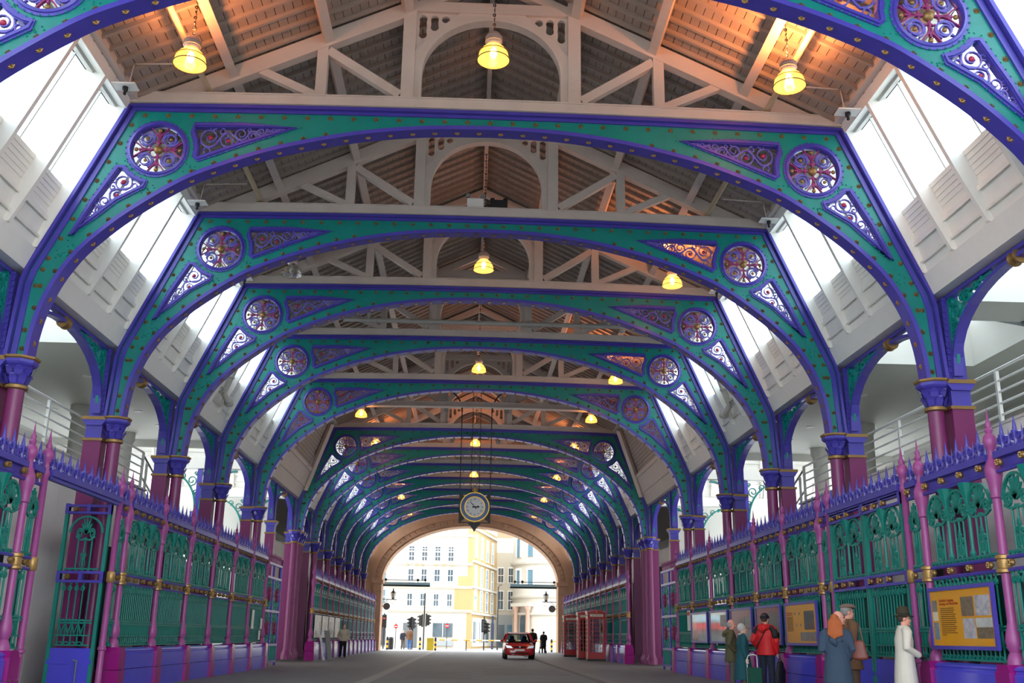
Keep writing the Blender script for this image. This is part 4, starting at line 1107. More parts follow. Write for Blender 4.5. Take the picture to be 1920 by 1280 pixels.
# ================================================================== CLOCK
mat('clock_blue', (34, 76, 140), .35, var=.05); mat('clock_white', (214, 216, 214), .35, var=.02); mat('clock_frame', (14, 30, 28), .45, var=.1)
def clock():
    p = []; R = .60
    p.append(P('case', MB().lathe([(.56, -.16), (R, -.14), (R, .14), (.56, .16)], 40, axis='y').mesh('case', 'clock_frame')))
    for sy in (-1, 1):
        p.append(P('bezel', MB().lathe([(R, sy*.14), (R, sy*.17), (.41, sy*.18), (.41, sy*.14)], 40, axis='y').mesh('bezel', 'clock_blue')))
        p.append(P('rim', MB().ring((0, sy*.17, 0), R-.012, [(-.02, -.02), (.02, -.02), (.02, .02), (-.02, .02)], 40).ring((0, sy*.178, 0), .412, [(-.018, -.02), (.018, -.02), (.018, .02), (-.018, .02)], 40).mesh('rim', 'clock_gold')))
        dial = []
        if sy < 0:
            for k, nmr in enumerate(('XII', 'I', 'II', 'III', 'IIII', 'V', 'VI', 'VII', 'VIII', 'IX', 'X', 'XI')):
                a = -2*pi*k/12; me = text_mesh(nmr, .118, 'iron_black', .004, 'CENTER', .8)
                rr = .275
                dial.append(P('numeral', me, (-rr*math.sin(a), -.168, rr*math.cos(a)), (0, -a, 0)))
        p.append(P('dial', MB().lathe([(.0001, sy*.165), (.41, sy*.165), (.41, sy*.15)], 40, axis='y').mesh('dial', 'clock_white'), kids=dial))
        for nmh, mins, L, w in (('hour_hand', 2+53/60, .22, .034), ('minute_hand', 53/5, .34, .024)):
            a = 2*pi*mins/12*(-sy)
            hm = MB().prism([(-w, -.10), (-w*.6, 0), (-w*.7, L*.6), (0, L), (w*.7, L*.6), (w*.6, 0), (w, -.10)], 'y', sy*.178, sy*.186)
            if nmh == 'hour_hand': hm.lathe([(.001, sy*.178), (.045, sy*.178), (.045, sy*.186), (.001, sy*.186)], 10, (0, 0, L*.62), 'y')
            p.append(P(nmh, hm.mesh(nmh, 'iron_black'), (0, 0, 0), (0, a, 0)))
        p.append(P('boss', MB().lathe([(.03, sy*.17), (.03, sy*.195), (.001, sy*.2)], 12, axis='y').mesh('boss', 'iron_black')))
    fin = MB()
    for q, z in ((1, R+.0), (-1, -R)):
        fin.lathe([(.05, z-.02*q), (.07, z+.02*q), (.03, z+.05*q), (.03, z+.08*q), (.001, z+.24*q)], 8)
        fin.ball((0, 0, z+.17*q), .05, 8, 6); fin.ball((-.075, 0, z+.11*q), .045, 8, 6); fin.ball((.075, 0, z+.11*q), .045, 8, 6)
    p.append(P('finials', fin.mesh('finials', 'clock_gold', True)))
    br = MB()
    for q in (-1, 1):
        br.box(q*.63-.02, q*.63+.02, -.03, .03, -.62, 4.0)
        br.prism([(q*.61, -.62), (q*.61, -.1), (q*.42, -.47)], 'y', -.06, .06); br.prism([(q*.61, .62), (q*.61, .2), (q*.45, .44)], 'y', -.06, .06)
        br.tube([(q*.63, 0, 4.0)]+[(q*(.63+.75*(1-math.cos(t))), 0, 4.0+.95*math.sin(t)) for t in [pi/2*k/8 for k in range(1, 9)]], .03, 6)
        br.tube([(q*.17, 0, .62), (q*.17, 0, 5.2)], .012, 5)
    br.box(-.65, .65, -.03, .03, -.645, -.605)
    br.prism([(-.3, -.62), (.3, -.62), (.08, -.86), (0, -1.0), (-.08, -.86)], 'y', -.05, .05)
    for k in range(10): br.tube([(-.17, 0, .65+k*.46), (.17, 0, .65+(k+1)*.46)], .008, 4); br.tube([(.17, 0, .65+k*.46), (-.17, 0, .65+(k+1)*.46)], .008, 4)
    p.append(P('hanger', br.mesh('hanger', 'iron_black')))
    thing('clock', 'round double sided clock with blue bezel and Roman numerals hanging over the crossing', 'clock', p, (.01, 41.72, 6.27))
clock()
# steel beams carrying the clock
for q, w in ((-1, 'open gate side'), (1, 'phone box side')):
    single('steel_beam', 'grey steel beam under the roof carrying the clock hanger, '+w, 'beam', MB().box(q*1.40-.1, q*1.40+.1, 37.3, 46.0, 11.2, 11.26).box(q*1.40-.1, q*1.40+.1, 37.3, 46.0, 11.42, 11.48).box(q*1.40-.02, q*1.40+.02, 37.3, 46.0, 11.26, 11.42).mesh('steel_beam', 'steel_grey'))
# ================================================================== ROOF FITTINGS
def fittings():
    y = T[2]-.02; z = topz(0)+.28
    thing('emergency_light', 'white emergency light box with two round heads on a tie beam', 'lamp', [P('box', MB().box(-.19, .19, -.1, .1, 0, .22).mesh('box', 'sheet_white')), P('head', MB().lathe([(.05, -.08), (.06, -.04), (.04, .04), (.0001, .05)], 12, (-.17, 0, .30), 'y').mesh('head', 'steel_grey', True)), P('head', MB().lathe([(.05, -.08), (.06, -.04), (.04, .04), (.0001, .05)], 12, (.17, 0, .30), 'y').mesh('head', 'steel_grey', True)), P('stem', MB().tube([(-.17, 0, .2), (-.17, 0, .28)], .015, 6).tube([(.17, 0, .2), (.17, 0, .28)], .015, 6).mesh('stem', 'steel_grey'))], (-.25, y, z))
    thing('control_box', 'black box with two knobs beside the emergency light', 'box', [P('box', MB().box(-.2, .2, -.1, .1, 0, .2).mesh('box', 'iron_black')), P('knob', MB().lathe([(.05, .2), (.06, .23), (.05, .27), (.001, .29)], 10, (-.15, 0, 0)).lathe([(.05, .2), (.06, .23), (.05, .27), (.001, .29)], 10, (.15, 0, 0)).mesh('knob', 'iron_black'))], (.3, y, z))
    yp = T[4]-.42
    pp = [P('pipe', MB().tube([(-4.4, yp, 10.86), (4.4, yp, 10.86), (4.55, yp, 10.83), (4.6, yp+.1, 10.7)], .075, 10).mesh('pipe', 'pipe_grey', True))]
    for x in (-3.4, -1.6, 1.6, 3.3): pp.append(P('flange', MB().lathe([(.11, -.04), (.11, .04)], 10, (x, yp, 10.86), 'x').mesh('flange', 'pipe_grey')))
    pp.append(P('riser', MB().tube([(-3.6, yp, 10.9), (-3.6, yp, 11.35)], .06, 8).mesh('riser', 'pipe_grey')))
    thing('water_pipe', 'long grey pipe with flanges running along a tie beam', 'pipe', pp)
    for s in (-1, 1):
        single('conduit_pipe', 'thick cream pipe running under the boards near the eaves, '+SIDE[s], 'pipe', MB().tube([(s*5.19, 8, 10.72), (s*5.19, T[2]+.3, 10.72)], .055, 10).mesh('conduit_pipe', 'pipe_cream', True))
        a, b = sl(.35, .12), sl(2.55, .0)
        yv = T[4]-1.9
        dp = [P('pipe', MB().tube([(s*a[0], yv, a[1]), (s*b[0], yv, b[1])], .085, 10).tube([(s*b[0], yv, b[1]), (s*(b[0]-.1), yv+.12, b[1]-.2), (s*(b[0]-.1), yv+.6, b[1]-.2)], .085, 10).mesh('pipe', 'pipe_grey', True))]
        for t in (1.6, 2.0, 2.4): q = sl(t, .05); dp.append(P('flange', MB().tube([(s*q[0], yv, q[1]), (s*(q[0]+.02), yv, q[1]-.05)], .13, 10).mesh('flange', 'pipe_grey')))
        dp.append(P('valve', MB().ball((s*(b[0]-.1), yv+.3, b[1]-.22), .14, 10, 6).mesh('valve', 'pipe_grey', True)))
        thing('drain_pipe', 'grey pipe with flanges and valve down the clerestory, '+SIDE[s], 'pipe', dp)
        for i in range(1, 5):
            q = sl(.02, -.1); y = T[i]-1.0
            thing('eave_bracket', 'small white eaves plate with black fitting, %s, %s bay from the crossing' % (SIDE[s], ORD[4-i+1] if i<5 else ''), 'bracket', [P('plate', MB().box(s*6.35-.2, s*6.35+.2, -.13, .13, 10.20, 10.225).mesh('plate', 'clerestory_white')), P('fitting', MB().lathe([(.05, 10.2), (.05, 10.14), (.025, 10.10), (.03, 10.06), (.001, 10.04)], 10, (s*6.35, 0, 0)).mesh('fitting', 'iron_black')), P('hanger', MB().tube([(s*6.3, 0, 10.22), (s*6.25, 0, 10.66)], .012, 5).tube([(s*6.25, 0, 10.66), (s*5.32, 0, 10.70)], .015, 5).mesh('hanger', 'timber_white'))], (0, y, 0), group='eave brackets')
fittings()

def gallery_stair():
    p = []
    a, b = Vector((12.2, 16.2, 6.2)), Vector((10.6, 22.0, 8.9)); n = 11
    for o in (-.5, .5): p.append(P('stringer', MB().beam((a.x+o, a.y, a.z), (b.x+o, b.y, b.z), .06, .26).mesh('stringer', 'sign_steel')))
    for k in range(n):
        q = a+(b-a)*(k+.5)/n; p.append(P('tread', MB().box(q.x-.47, q.x+.47, q.y-.15, q.y+.15, q.z+.02, q.z+.06).mesh('tread', 'tread_wood')))
    thing('steel_stair', 'dark steel stair with wooden treads rising above the gallery', 'stairs', p)
mat('sign_steel', (74, 78, 80), .5, var=.05); mat('tread_wood', (168, 126, 70), .6, var=.1)
gallery_stair()
# ================================================================== STREET BEYOND THE ARCH
mat('street', (176, 172, 166), .8, var=.08, scale=.6)
mat('stucco', (192, 186, 172), .8, var=.04, scale=1); mat('yellow_brick', (178, 150, 102), .85, var=.16, scale=12, bump=.1, bscale=60)
mat('red_brick', (196, 132, 104), .85, var=.14, scale=10); mat('pale_stone', (196, 190, 178), .8, var=.05, scale=1.5)
mat('pink_granite', (196, 160, 140), .5, var=.15, scale=20); mat('window_dark', (74, 88, 96), .12, var=.3, scale=2); mat('window_blue', (96, 132, 150), .1, var=.25, scale=2)
mat('shop_grey', (150, 156, 158), .5, var=.08); mat('sign_blue', (36, 48, 74), .5, var=.05); mat('sign_grey', (92, 96, 98), .5, var=0); mat('street_white', (240, 240, 238), .5, var=.02)
mat('signal_black', (18, 20, 22), .5, var=.05); mat('hazard_yellow', (236, 176, 30), .5, var=.05); mat('bin_yellow', (206, 188, 40), .5, var=.1)
glow('signal_red', (255, 60, 40), 2.5); mat('sign_red', (214, 30, 34), .4, var=0); mat('gantry_blue', (168, 212, 224), .4, var=.08)
mat('lamp_glass', (226, 226, 210), .2, var=.05)
struct('street_ground', MB().box(-60, 60, 84.5, 170, -.3, -.005).mesh('street_ground', 'street'))
def windows(mb_parent, rects, y, depth=.18, glassm='window_dark', arched=False):
    p = []
    for (x0, x1, z0, z1) in rects:
        w = x1-x0
        if arched:
            top = [(x0+w/2+w/2*math.cos(t), z1-w/2+w/2*math.sin(t)) for t in [pi*k/8 for k in range(9)]]
            poly = [(x0, z0), (x1, z0)]+top
            fr = MB().prism(poly, 'y', y-.02, y+.02)
        fr = MB().box(x0-.08, x1+.08, y-.06, y, z1, z1+.1).box(x0-.1, x1+.1, y-.1, y, z0-.08, z0).box(x0-.06, x0, y-.05, y, z0, z1).box(x1, x1+.06, y-.05, y, z0, z1).box(x0, x1, y-.03, y, (z0+z1)/2-.03, (z0+z1)/2+.03).box((x0+x1)/2-.015, (x0+x1)/2+.015, y-.025, y, z0, z1)
        pn = MB().box(x0, x1, y-.015, y+.05, z0, z1)
        p.append(P('window', fr.mesh('window', 'street_white'), kids=(P('pane', pn.mesh('pane', glassm)),)))
    return p
def street_buildings():
    # corner house, front towards the market
    xs = (-6.2, -4.88, -3.56, -2.22); r = []
    for x in xs: r += [(x, x+.5, 8.47, 9.3), (x, x+.5, 9.42, 9.86), (x, x+.5, 6.45, 7.6), (x, x+.45, 4.05, 5.2)]
    p = [P('front', MB().box(-8.2, -1.5, 104, 116, 0, 15).box(-1.5, .2, 104, 116, 0, 15).mesh('front', 'stucco'))]
    p += windows(None, r, 104)
    for z in (8.16, 5.86, 3.55, 11.0): p.append(P('cornice', MB().box(-8.2, .25, 103.8, 104, z, z+.16).box(-8.2, .25, 103.88, 104, z-.12, z).mesh('cornice', 'stucco')))
    for x in (-6.4, -5.5, -4.9, -3.5, -2.7, -1.9): p.append(P('corbel', MB().box(x, x+.14, 103.82, 104, 7.92, 8.16).mesh('corbel', 'yellow_brick')))
    p.append(P('brick_pier', MB().box(-1.16, .2, 103.93, 104, 3.7, 7.0).box(-1.5, -1.16, 103.95, 104, 3.7, 5.9).mesh('brick_pier', 'yellow_brick')))
    p.append(P('shopfront', MB().box(-3.55, -1.6, 103.9, 104, 1.1, 2.4).mesh('shopfront', 'window_dark'), kids=(P('stall_board', MB().box(-3.6, -1.5, 103.86, 104, .25, .8).mesh('stall_board', 'shop_grey')), P('mullion', MB().box(-2.6, -2.54, 103.87, 103.9, 1.1, 2.4).mesh('mullion', 'street_white')))))
    p.append(P('doorway', MB().box(-6.5, -5.1, 103.9, 104, 0.05, 2.38).mesh('doorway', 'sign_grey')))
    corner = p
    # its long yellow brick side, receding
    L = 14.3; ang = math.atan2(13.6, 2.75)
    r1 = [(1.2+k*3.2, 2.4+k*3.2, z0, z1) for k in range(4) for z0, z1 in ((9.0, 11.2), (6.0, 8.1), (3.7, 5.7))]
    q = [P('wall', MB().box(0, L, 0, 6, 0, 12.2).mesh('wall', 'yellow_brick'))]+windows(None, r1, 0, glassm='window_blue')
    for z in (11.7, 8.4, 5.85, 3.3): q.append(P('string_course', MB().box(0, L, -.18, 0, z, z+.22).mesh('string_course', 'pale_stone')))
    for k in range(10): q.append(P('merlon', MB().box(.4+k*1.4, 1.1+k*1.4, -.1, .4, 12.2, 12.8).mesh('merlon', 'pale_stone')))
    q.append(P('shopfront', MB().box(.3, L-.3, -.08, 0, .2, 3.0).mesh('shopfront', 'stucco'), kids=tuple(P('shop_window', MB().box(.8+k*3.3, 2.6+k*3.3, -.12, -.08, .6, 2.6).mesh('shop_window', 'window_dark')) for k in range(4))))
    q.append(P('chimney', MB().box(9, 10.4, 1, 2.4, 12.2, 15.5).mesh('chimney', 'yellow_brick')))
    for part in q: part['loc'] = (.25, 103.9, 0); part['rot'] = (0, 0, ang)
    thing('corner_house', 'white stuccoed corner house with a yellow brick flank down the side street', 'building', corner+q)
    # pale house closing the side street
    p = [P('wall', MB().box(2.9, 5.6, 119, 128, 0, 10.6).mesh('wall', 'stucco')), P('shopfront', MB().box(3.0, 5.2, 118.9, 119, 0, 3.6).mesh('shopfront', 'shop_grey'), kids=(P('door', MB().box(3.4, 4.1, 118.85, 118.9, .1, 2.5).mesh('door', 'window_dark')), P('shop_window', MB().box(4.4, 5.0, 118.85, 118.9, .9, 2.5).mesh('shop_window', 'window_blue'))))]
    p += windows(None, [(3.3, 3.9, 4.2, 6.2), (4.5, 5.0, 4.2, 6.2), (3.3, 3.9, 7.2, 8.8), (4.5, 5.0, 7.2, 8.8)], 119)
    p.append(P('roof', MB().prism([(119, 10.6), (123, 12.6), (128, 10.6)], 'x', 2.9, 5.6).mesh('roof', 'shop_grey')))
    thing('grey_shop_house', 'narrow brick house with a grey shopfront closing the side street', 'building', p)
    thing('red_brick_block', 'tall pale red brick block rising behind the side street', 'building', [P('wall', MB().box(-2, 9, 132, 140, 0, 15.2).mesh('wall', 'red_brick')), P('parapet', MB().box(-2.2, 9.2, 131.8, 132, 14.6, 15.3).mesh('parapet', 'pale_stone'))])
    # stone bank house on the phone box side
    def cy(r, a): return (9.6+r*math.cos(a), 114.8+r*math.sin(a))
    p = [P('wall', MB().lathe([(4.8, 0), (4.8, 15)], 40, (9.6, 114.8, 0)).box(9.6, 20, 110, 118, 0, 15).mesh('wall', 'pale_stone', True))]
    for z in (5.3, 8.85, 3.5): p.append(P('cornice', MB().lathe([(4.8, z-.15), (5.05, z), (5.1, z+.2), (4.8, z+.25)], 40, (9.6, 114.8, 0)).box(9.6, 20, 109.75, 110, z, z+.22).mesh('cornice', 'pale_stone')))
    for az in (-2.25, -2.65):
        for z0, z1 in ((9.6, 11.6), (6.4, 8.2)):
            x, y = cy(4.82, az)
            m = MB().box(-.35, .35, -.06, .05, z0, z1); f2 = MB().box(-.45, -.35, -.1, .05, z0, z1).box(.35, .45, -.1, .05, z0, z1).box(-.5, .5, -.12, .05, z1, z1+.2)
            rot = (0, 0, az+pi/2)
            p.append(P('window', f2.mesh('window', 'street_white'), (x, y, 0), rot, kids=(P('pane', m.mesh('pane', 'window_blue')),)))
    p += windows(None, [(10.3, 11.2, 1.2, 3.2)], 110)
    x, y = cy(4.85, -2.45); rot = (0, 0, -2.45+pi/2)
    arch = MB().box(-.45, .45, -.08, .1, 0, 3.0).prism([(.45*math.cos(t), 3.0+.6*math.sin(t)) for t in [pi*k/8 for k in range(9)]], 'y', -.08, .1)
    p.append(P('arched_doorway', arch.mesh('arched_doorway', 'window_dark'), (x, y, 0), rot))
    for dx in (-.95, .95):
        p.append(P('granite_column', MB().lathe([(.34, 0), (.34, .5), (.27, .55), (.24, 3.9), (.32, 4.0), (.36, 4.2), (.36, 4.35)], 14, (dx, -.25, 0)).mesh('granite_column', 'pink_granite', True), (x, y, 0), rot))
    p.append(P('canopy', MB().box(-1.4, 1.4, -.6, .2, 4.35, 4.7).mesh('canopy', 'pale_stone'), (x, y, 0), rot))
    thing('stone_corner_building', 'white stone building with rounded corner and arched doorway between granite columns', 'building', p)
    # low buildings further along on the open gate side
    p = [P('wall', MB().box(-22, -8.3, 110, 120, 0, 11).mesh('wall', 'stucco')), P('fascia', MB().box(-14, -8.4, 109.8, 110, 3.0, 3.7).mesh('fascia', 'gantry_blue')), P('awning', MB().prism([(110, 2.9), (108.6, 2.4), (108.6, 2.3), (110, 2.75)], 'x', -14, -8.4).mesh('awning', 'sign_red')), P('shopfront', MB().box(-13.5, -8.6, 109.85, 110, .2, 2.3).mesh('shopfront', 'window_dark'))]
    p += windows(None, [(-9.6, -8.9, 4.4, 5.8), (-11.4, -10.7, 4.4, 5.8), (-9.6, -8.9, 6.9, 8.3)], 110, glassm='window_blue')
    thing('awning_shop', 'pale house with a red awning and blue fascia beyond the arch', 'building', p)
street_buildings()
def signal(x, y, h, heads, lab, red=False, arm=0):
    p = [P('pole', MB().lathe([(.06, 0), (.06, h), (.001, h+.03)], 8).mesh('pole', 'signal_black'))]
    for (dx, z, ang) in heads:
        m = MB().box(-.14, .14, -.16, .1, z-.45, z+.45).box(-.2, .2, .1, .12, z-.55, z+.55)
        for k in (-1, 0, 1): m.prism([(-.1, z+k*.29-.02), (-.11, z+k*.29+.1), (.11, z+k*.29+.1), (.1, z+k*.29-.02)], 'y', -.32, -.16)
        lens = [P('lens', MB().lathe([(.0001, -.17), (.1, -.17), (.1, -.15)], 12, (0, 0, z+k*.29), 'y').mesh('lens', 'signal_red' if (red and k == 1) else 'iron_black')) for k in (-1, 0, 1)]
        p.append(P('signal_head', m.mesh('signal_head', 'signal_black'), (dx, 0, 0), (0, 0, ang), kids=tuple(lens)))
    thing('traffic_light', lab, 'traffic light', p, (x, y, 0))
signal(-7.45, 92, 3.0, ((0, 2.35, 0),), 'traffic light showing red beside the arch pier', True)
signal(-4.95, 92.3, 2.6, ((0, 2.2, .9), (-.2, 2.2, -1.2)), 'black twin traffic light in front of the dark doorway')
signal(-3.95, 92, 4.8, ((.28, 2.5, 2.0), (-.26, 2.45, -1.9)), 'tall traffic light pole with heads on both sides, beside the yellow bin')
signal(1.35, 92.6, 2.9, ((0, 2.1, .4), (.2, 1.9, 1.4)), 'black traffic light in front of the yellow brick house')
single('street_pole', 'tall thin street lamp post in front of the grey shop', 'post', MB().lathe([(.08, 0), (.06, 1), (.05, 5.6), (.001, 5.65)], 8).tube([(0, 0, 5.5), (.1, -.2, 5.75), (.3, -.5, 5.8)], .04, 6).mesh('street_pole', 'signal_black'), (2.65, 96, 0))
single('sign_pole', 'dark blue advertising pillar beside the brick house', 'pillar', MB().box(-.1, .1, -.1, .1, 0, 3.1).mesh('sign_pole', 'sign_blue'), (2.3, 101, 0))
def no_entry(x, y, z, lab):
    thing('no_entry_sign', lab, 'sign', [P('pole', MB().lathe([(.03, 0), (.03, z+.3)], 8).mesh('pole', 'signal_black')), P('disc', MB().lathe([(.19, -.06), (.19, -.03)], 20, (0, 0, z), 'y').mesh('disc', 'sign_red')), P('bar', MB().box(-.13, .13, -.07, -.06, z-.035, z+.035).mesh('bar', 'street_white'))], (x, y, 0))
no_entry(-6.6, 95, 1.95, 'round red no entry sign near the dark doorway')
no_entry(-2.05, 99, 2.1, 'round red no entry sign in front of the shop window')
thing('grit_bin', 'tall yellow bin on the road under the arch', 'bin', [P('body', MB().box(-.28, .28, -.25, .25, 0, .92).mesh('body', 'bin_yellow')), P('lid', MB().prism([(-.3, .92), (.3, .92), (.27, 1.0), (-.27, 1.0)], 'y', -.28, .28).mesh('lid', 'bin_yellow'))], (-3.2, 88, 0))
bar = [P('pole', MB().tube([(-2.85, 0, .86), (7.7, 0, .86)], .05, 8).mesh('pole', 'street_white'))]
for k in range(10): bar.append(P('band', MB().tube([(-2.5+k*1.05, 0, .86), (-2.0+k*1.05, 0, .86)], .053, 8).mesh('band', 'hazard_yellow')))
for x in (-.2, 3.4, 7.6): bar.append(P('leg', MB().box(x-.04, x+.04, -.04, .04, 0, .82).mesh('leg', 'signal_black')))
thing('barrier_pole', 'long white and yellow barrier pole across the road', 'barrier', bar, (0, 89.2, 0))
def bollard(x, y, lab):
    b = [P('post', MB().lathe([(.09, 0), (.09, .98), (.05, 1.05), (.001, 1.06)], 12).mesh('post', 'signal_black'))]
    for z in (.18, .55): b.append(P('band', MB().lathe([(.093, z), (.093, z+.2)], 12).mesh('band', 'hazard_yellow')))
    thing('bollard', lab, 'bollard', b, (x, y, 0))
bollard(-4.15, 90, 'black and yellow bollard beside the tall traffic light pole'); bollard(6.95, 87.5, 'black and yellow bollard beside the phone boxes and arch pier'); bollard(-6.8, 88, 'black and yellow bollard at the arch pier, open gate side'); bollard(-2.75, 87.2, 'black and yellow bollard next to the yellow bin')
thing('rubbish_bin', 'small black bin standing in front of the awning shop', 'bin', [P('body', MB().lathe([(.2, 0), (.24, .1), (.24, .8), (.2, .85)], 12).mesh('body', 'signal_black')), P('cap', MB().lathe([(.26, .85), (.2, 1.0), (.001, 1.05)], 12).mesh('cap', 'signal_black'))], (-6.7, 90.6, 0))
for s in (-1, 1):
    a, b = s*7.05, s*3.25
    p = [P('beam', MB().box(min(a, b), max(a, b), -.12, .12, 4.98, 5.1).mesh('beam', 'signal_black')), P('glazing', MB().box(min(a, b), max(a, b), -.2, .2, 5.1, 5.3).mesh('glazing', 'gantry_blue')), P('rail', MB().tube([(a, 0, 5.48), (b+s*.3, 0, 5.48)], .03, 6).mesh('rail', 'signal_black'))]
    for x in (a-s*.2, (a+b)/2-s*.9, b+s*.4): p.append(P('roller', MB().lathe([(.001, -.06), (.11, -.05), (.11, .05), (.001, .06)], 12, (x, 0, 5.5), 'y').box(x-.02, x+.02, -.02, .02, 5.3, 5.5).mesh('roller', 'signal_black')))
    thing('overhead_track', 'blue glazed overhead gate track fixed to the arch pier, '+SIDE[s], 'beam', p, (0, 84.0, 0), group='overhead gate tracks')
    l = [P('bracket', MB().tube([(s*7.05, 0, 3.95), (s*5.9, 0, 3.95)], .03, 6).tube([(s*7.05, 0, 3.55), (s*6.6, 0, 3.93)], .02, 6).tube(([(s*6.2+.18*math.cos(t), 0, 3.78+.18*math.sin(t)) for t in [pi*k/5 for k in range(9)]]), .015, 5).mesh('bracket', 'signal_black')),
         P('lantern_glass', MB().lathe([(.13, 4.08), (.22, 4.45)], 6, (s*6.2, 0, 0)).mesh('lantern_glass', 'lamp_glass')),
         P('lantern_frame', MB().lathe([(.22, 4.45), (.25, 4.47), (.14, 4.58), (.05, 4.66), (.06, 4.72), (.001, 4.85)], 6, (s*6.2, 0, 0)).mesh('lantern_frame', 'signal_black')), P('lantern_base', MB().lathe([(.03, 3.95), (.12, 4.02), (.14, 4.08)], 6, (s*6.2, 0, 0)).mesh('lantern_base', 'signal_black'))]
    for k in range(6): a_ = k*pi/3; l.append(P('glazing_bar', MB().tube([(s*6.2+.13*math.cos(a_), .13*math.sin(a_), 4.08), (s*6.2+.22*math.cos(a_), .22*math.sin(a_), 4.45)], .014, 4).mesh('glazing_bar', 'signal_black')))
    thing('wall_lantern', 'old six sided street lantern on an iron bracket, arch pier on the '+SIDE[s], 'lamp', l, (0, 84.05, 0), group='arch lanterns')
    thing('round_sign', 'round dark grey hanging sign on the arch pier, '+SIDE[s], 'sign', [P('disc', MB().lathe([(.26, -.04), (.28, -.03), (.28, .03), (.26, .04)], 20, (s*6.68, 0, 3.4), 'y').mesh('disc', 'sign_grey')), P('arm', MB().tube([(s*7.05, 0, 3.4), (s*6.9, 0, 3.4)], .03, 6).mesh('arm', 'signal_black'))], (0, 83.9, 0), group='round hanging signs')
# ================================================================== PHONE BOXES
mat('phone_red', (176, 14, 22), .28, var=.06, scale=4); mat('phone_glass', (120, 128, 130), .08, var=.2, scale=3)
glass('box_glass', (226, 232, 232), .38, .08)
mat('cream', (236, 226, 200), .5, var=0)
def phone_parts():
    W, H = .46, 2.6; p = []
    p.append(P('plinth', MB().box(-W-.01, W+.01, -W-.01, W+.01, 0, .1).mesh('plinth', 'iron_black')))
    fr = MB()
    for x in (-1, 1):
        for y in (-1, 1): fr.box(*sorted((x*W, x*(W-.1))), *sorted((y*W, y*(W-.1))), .1, 2.14)
    fr.box(-W, W, -W, W, 2.14, 2.36)
    fr.box(-W, W, -W, W, .1, .13)
    p.append(P('frame', fr.mesh('frame', 'phone_red')))
    # roof: shallow dome with four segmental pediments
    n = 8; vs = []; 
    def dome(x, z0): return z0
    d = MB()
    for i in range(n+1):
        for j in range(n+1):
            u, v = -1+2*i/n, -1+2*j/n
            vs.append((u*(W-.02), v*(W-.02), 2.40+.16*(1-u*u*.7)*(1-v*v*.7)))
    d.add(vs, [(i*(n+1)+j, (i+1)*(n+1)+j, (i+1)*(n+1)+j+1, i*(n+1)+j+1) for i in range(n) for j in range(n)])
    d.box(-W+.02, W-.02, -W+.02, W-.02, 2.36, 2.43)
    p.append(P('roof', d.mesh('roof', 'phone_red', True)))
    seg = [(W*math.cos(pi*k/12), 2.36+.12*math.sin(pi*k/12)) for k in range(13)]
    crown = MB()
    for k in (-1, 0, 1): crown.ball((k*.022, -W-.035, 2.425+(.012 if k == 0 else 0)), .014, 6, 4)
    crown.box(-.035, .035, -W-.04, -W-.028, 2.395, 2.41)
    for a in range(4):
        rot = (0, 0, a*pi/2)
        kids = []
        if a == 0: kids.append(P('crown', crown.mesh('crown', 'clock_gold')))
        p.append(P('pediment', MB().prism(seg, 'y', -W-.03, -W+.02).mesh('pediment', 'phone_red'), None, rot, kids=tuple(kids)))
        p.append(P('sign', MB().box(-.34, .34, -W-.012, -W+.01, 2.19, 2.31).mesh('sign', 'cream'), None, rot, kids=(P('lettering', text_mesh('TELEPHONE', .1, 'iron_black', .004, 'CENTER', 1.0), (0, -W-.013, 2.215)),)))
        gl = MB().box(-W+.1, W-.1, -W+.03, -W+.035, .42, 2.1)
        sash = MB().box(-W+.1, W-.1, -W+.02, -W+.05, .13, .42).box(-W+.1, W-.1, -W+.02, -W+.05, 2.08, 2.14)
        for x in (-W+.1, -.2, .17, W-.13): sash.box(x, x+.03, -W+.015, -W+.055, .42, 2.08)
        for k in range(9): z = .42+k*.2075; sash.box(-W+.1, W-.1, -W+.015, -W+.055, z-.012, z+.012)
        nm = 'door' if a == 0 else 'side'
        kd = [P('glass', gl.mesh('glass', 'box_glass'))]
        if a == 0: kd.append(P('handle', MB().box(-W+.12, -W+.15, -W-.02, -W+.02, 1.05, 1.2).mesh('handle', 'steel_grey')))
        p.append(P(nm, sash.mesh(nm, 'phone_red'), None, rot, kids=tuple(kd)))
    p.append(P('telephone', MB().box(-.18, .18, W-.2, W-.06, .95, 1.6).box(-.3, .3, W-.07, W-.05, .5, 2.0).mesh('telephone', 'iron_black')))
    return p
_ph = phone_parts()
for (x, y, lab) in ((6.5, 54, 'red telephone box closest to the crossing'), (6.28, 56.6, 'red telephone box in the middle of the three'), (6.3, 65, 'red telephone box closest to the street arch')):
    thing('telephone_box', lab, 'phone box', _ph, (x, y, .05), group='red telephone boxes')
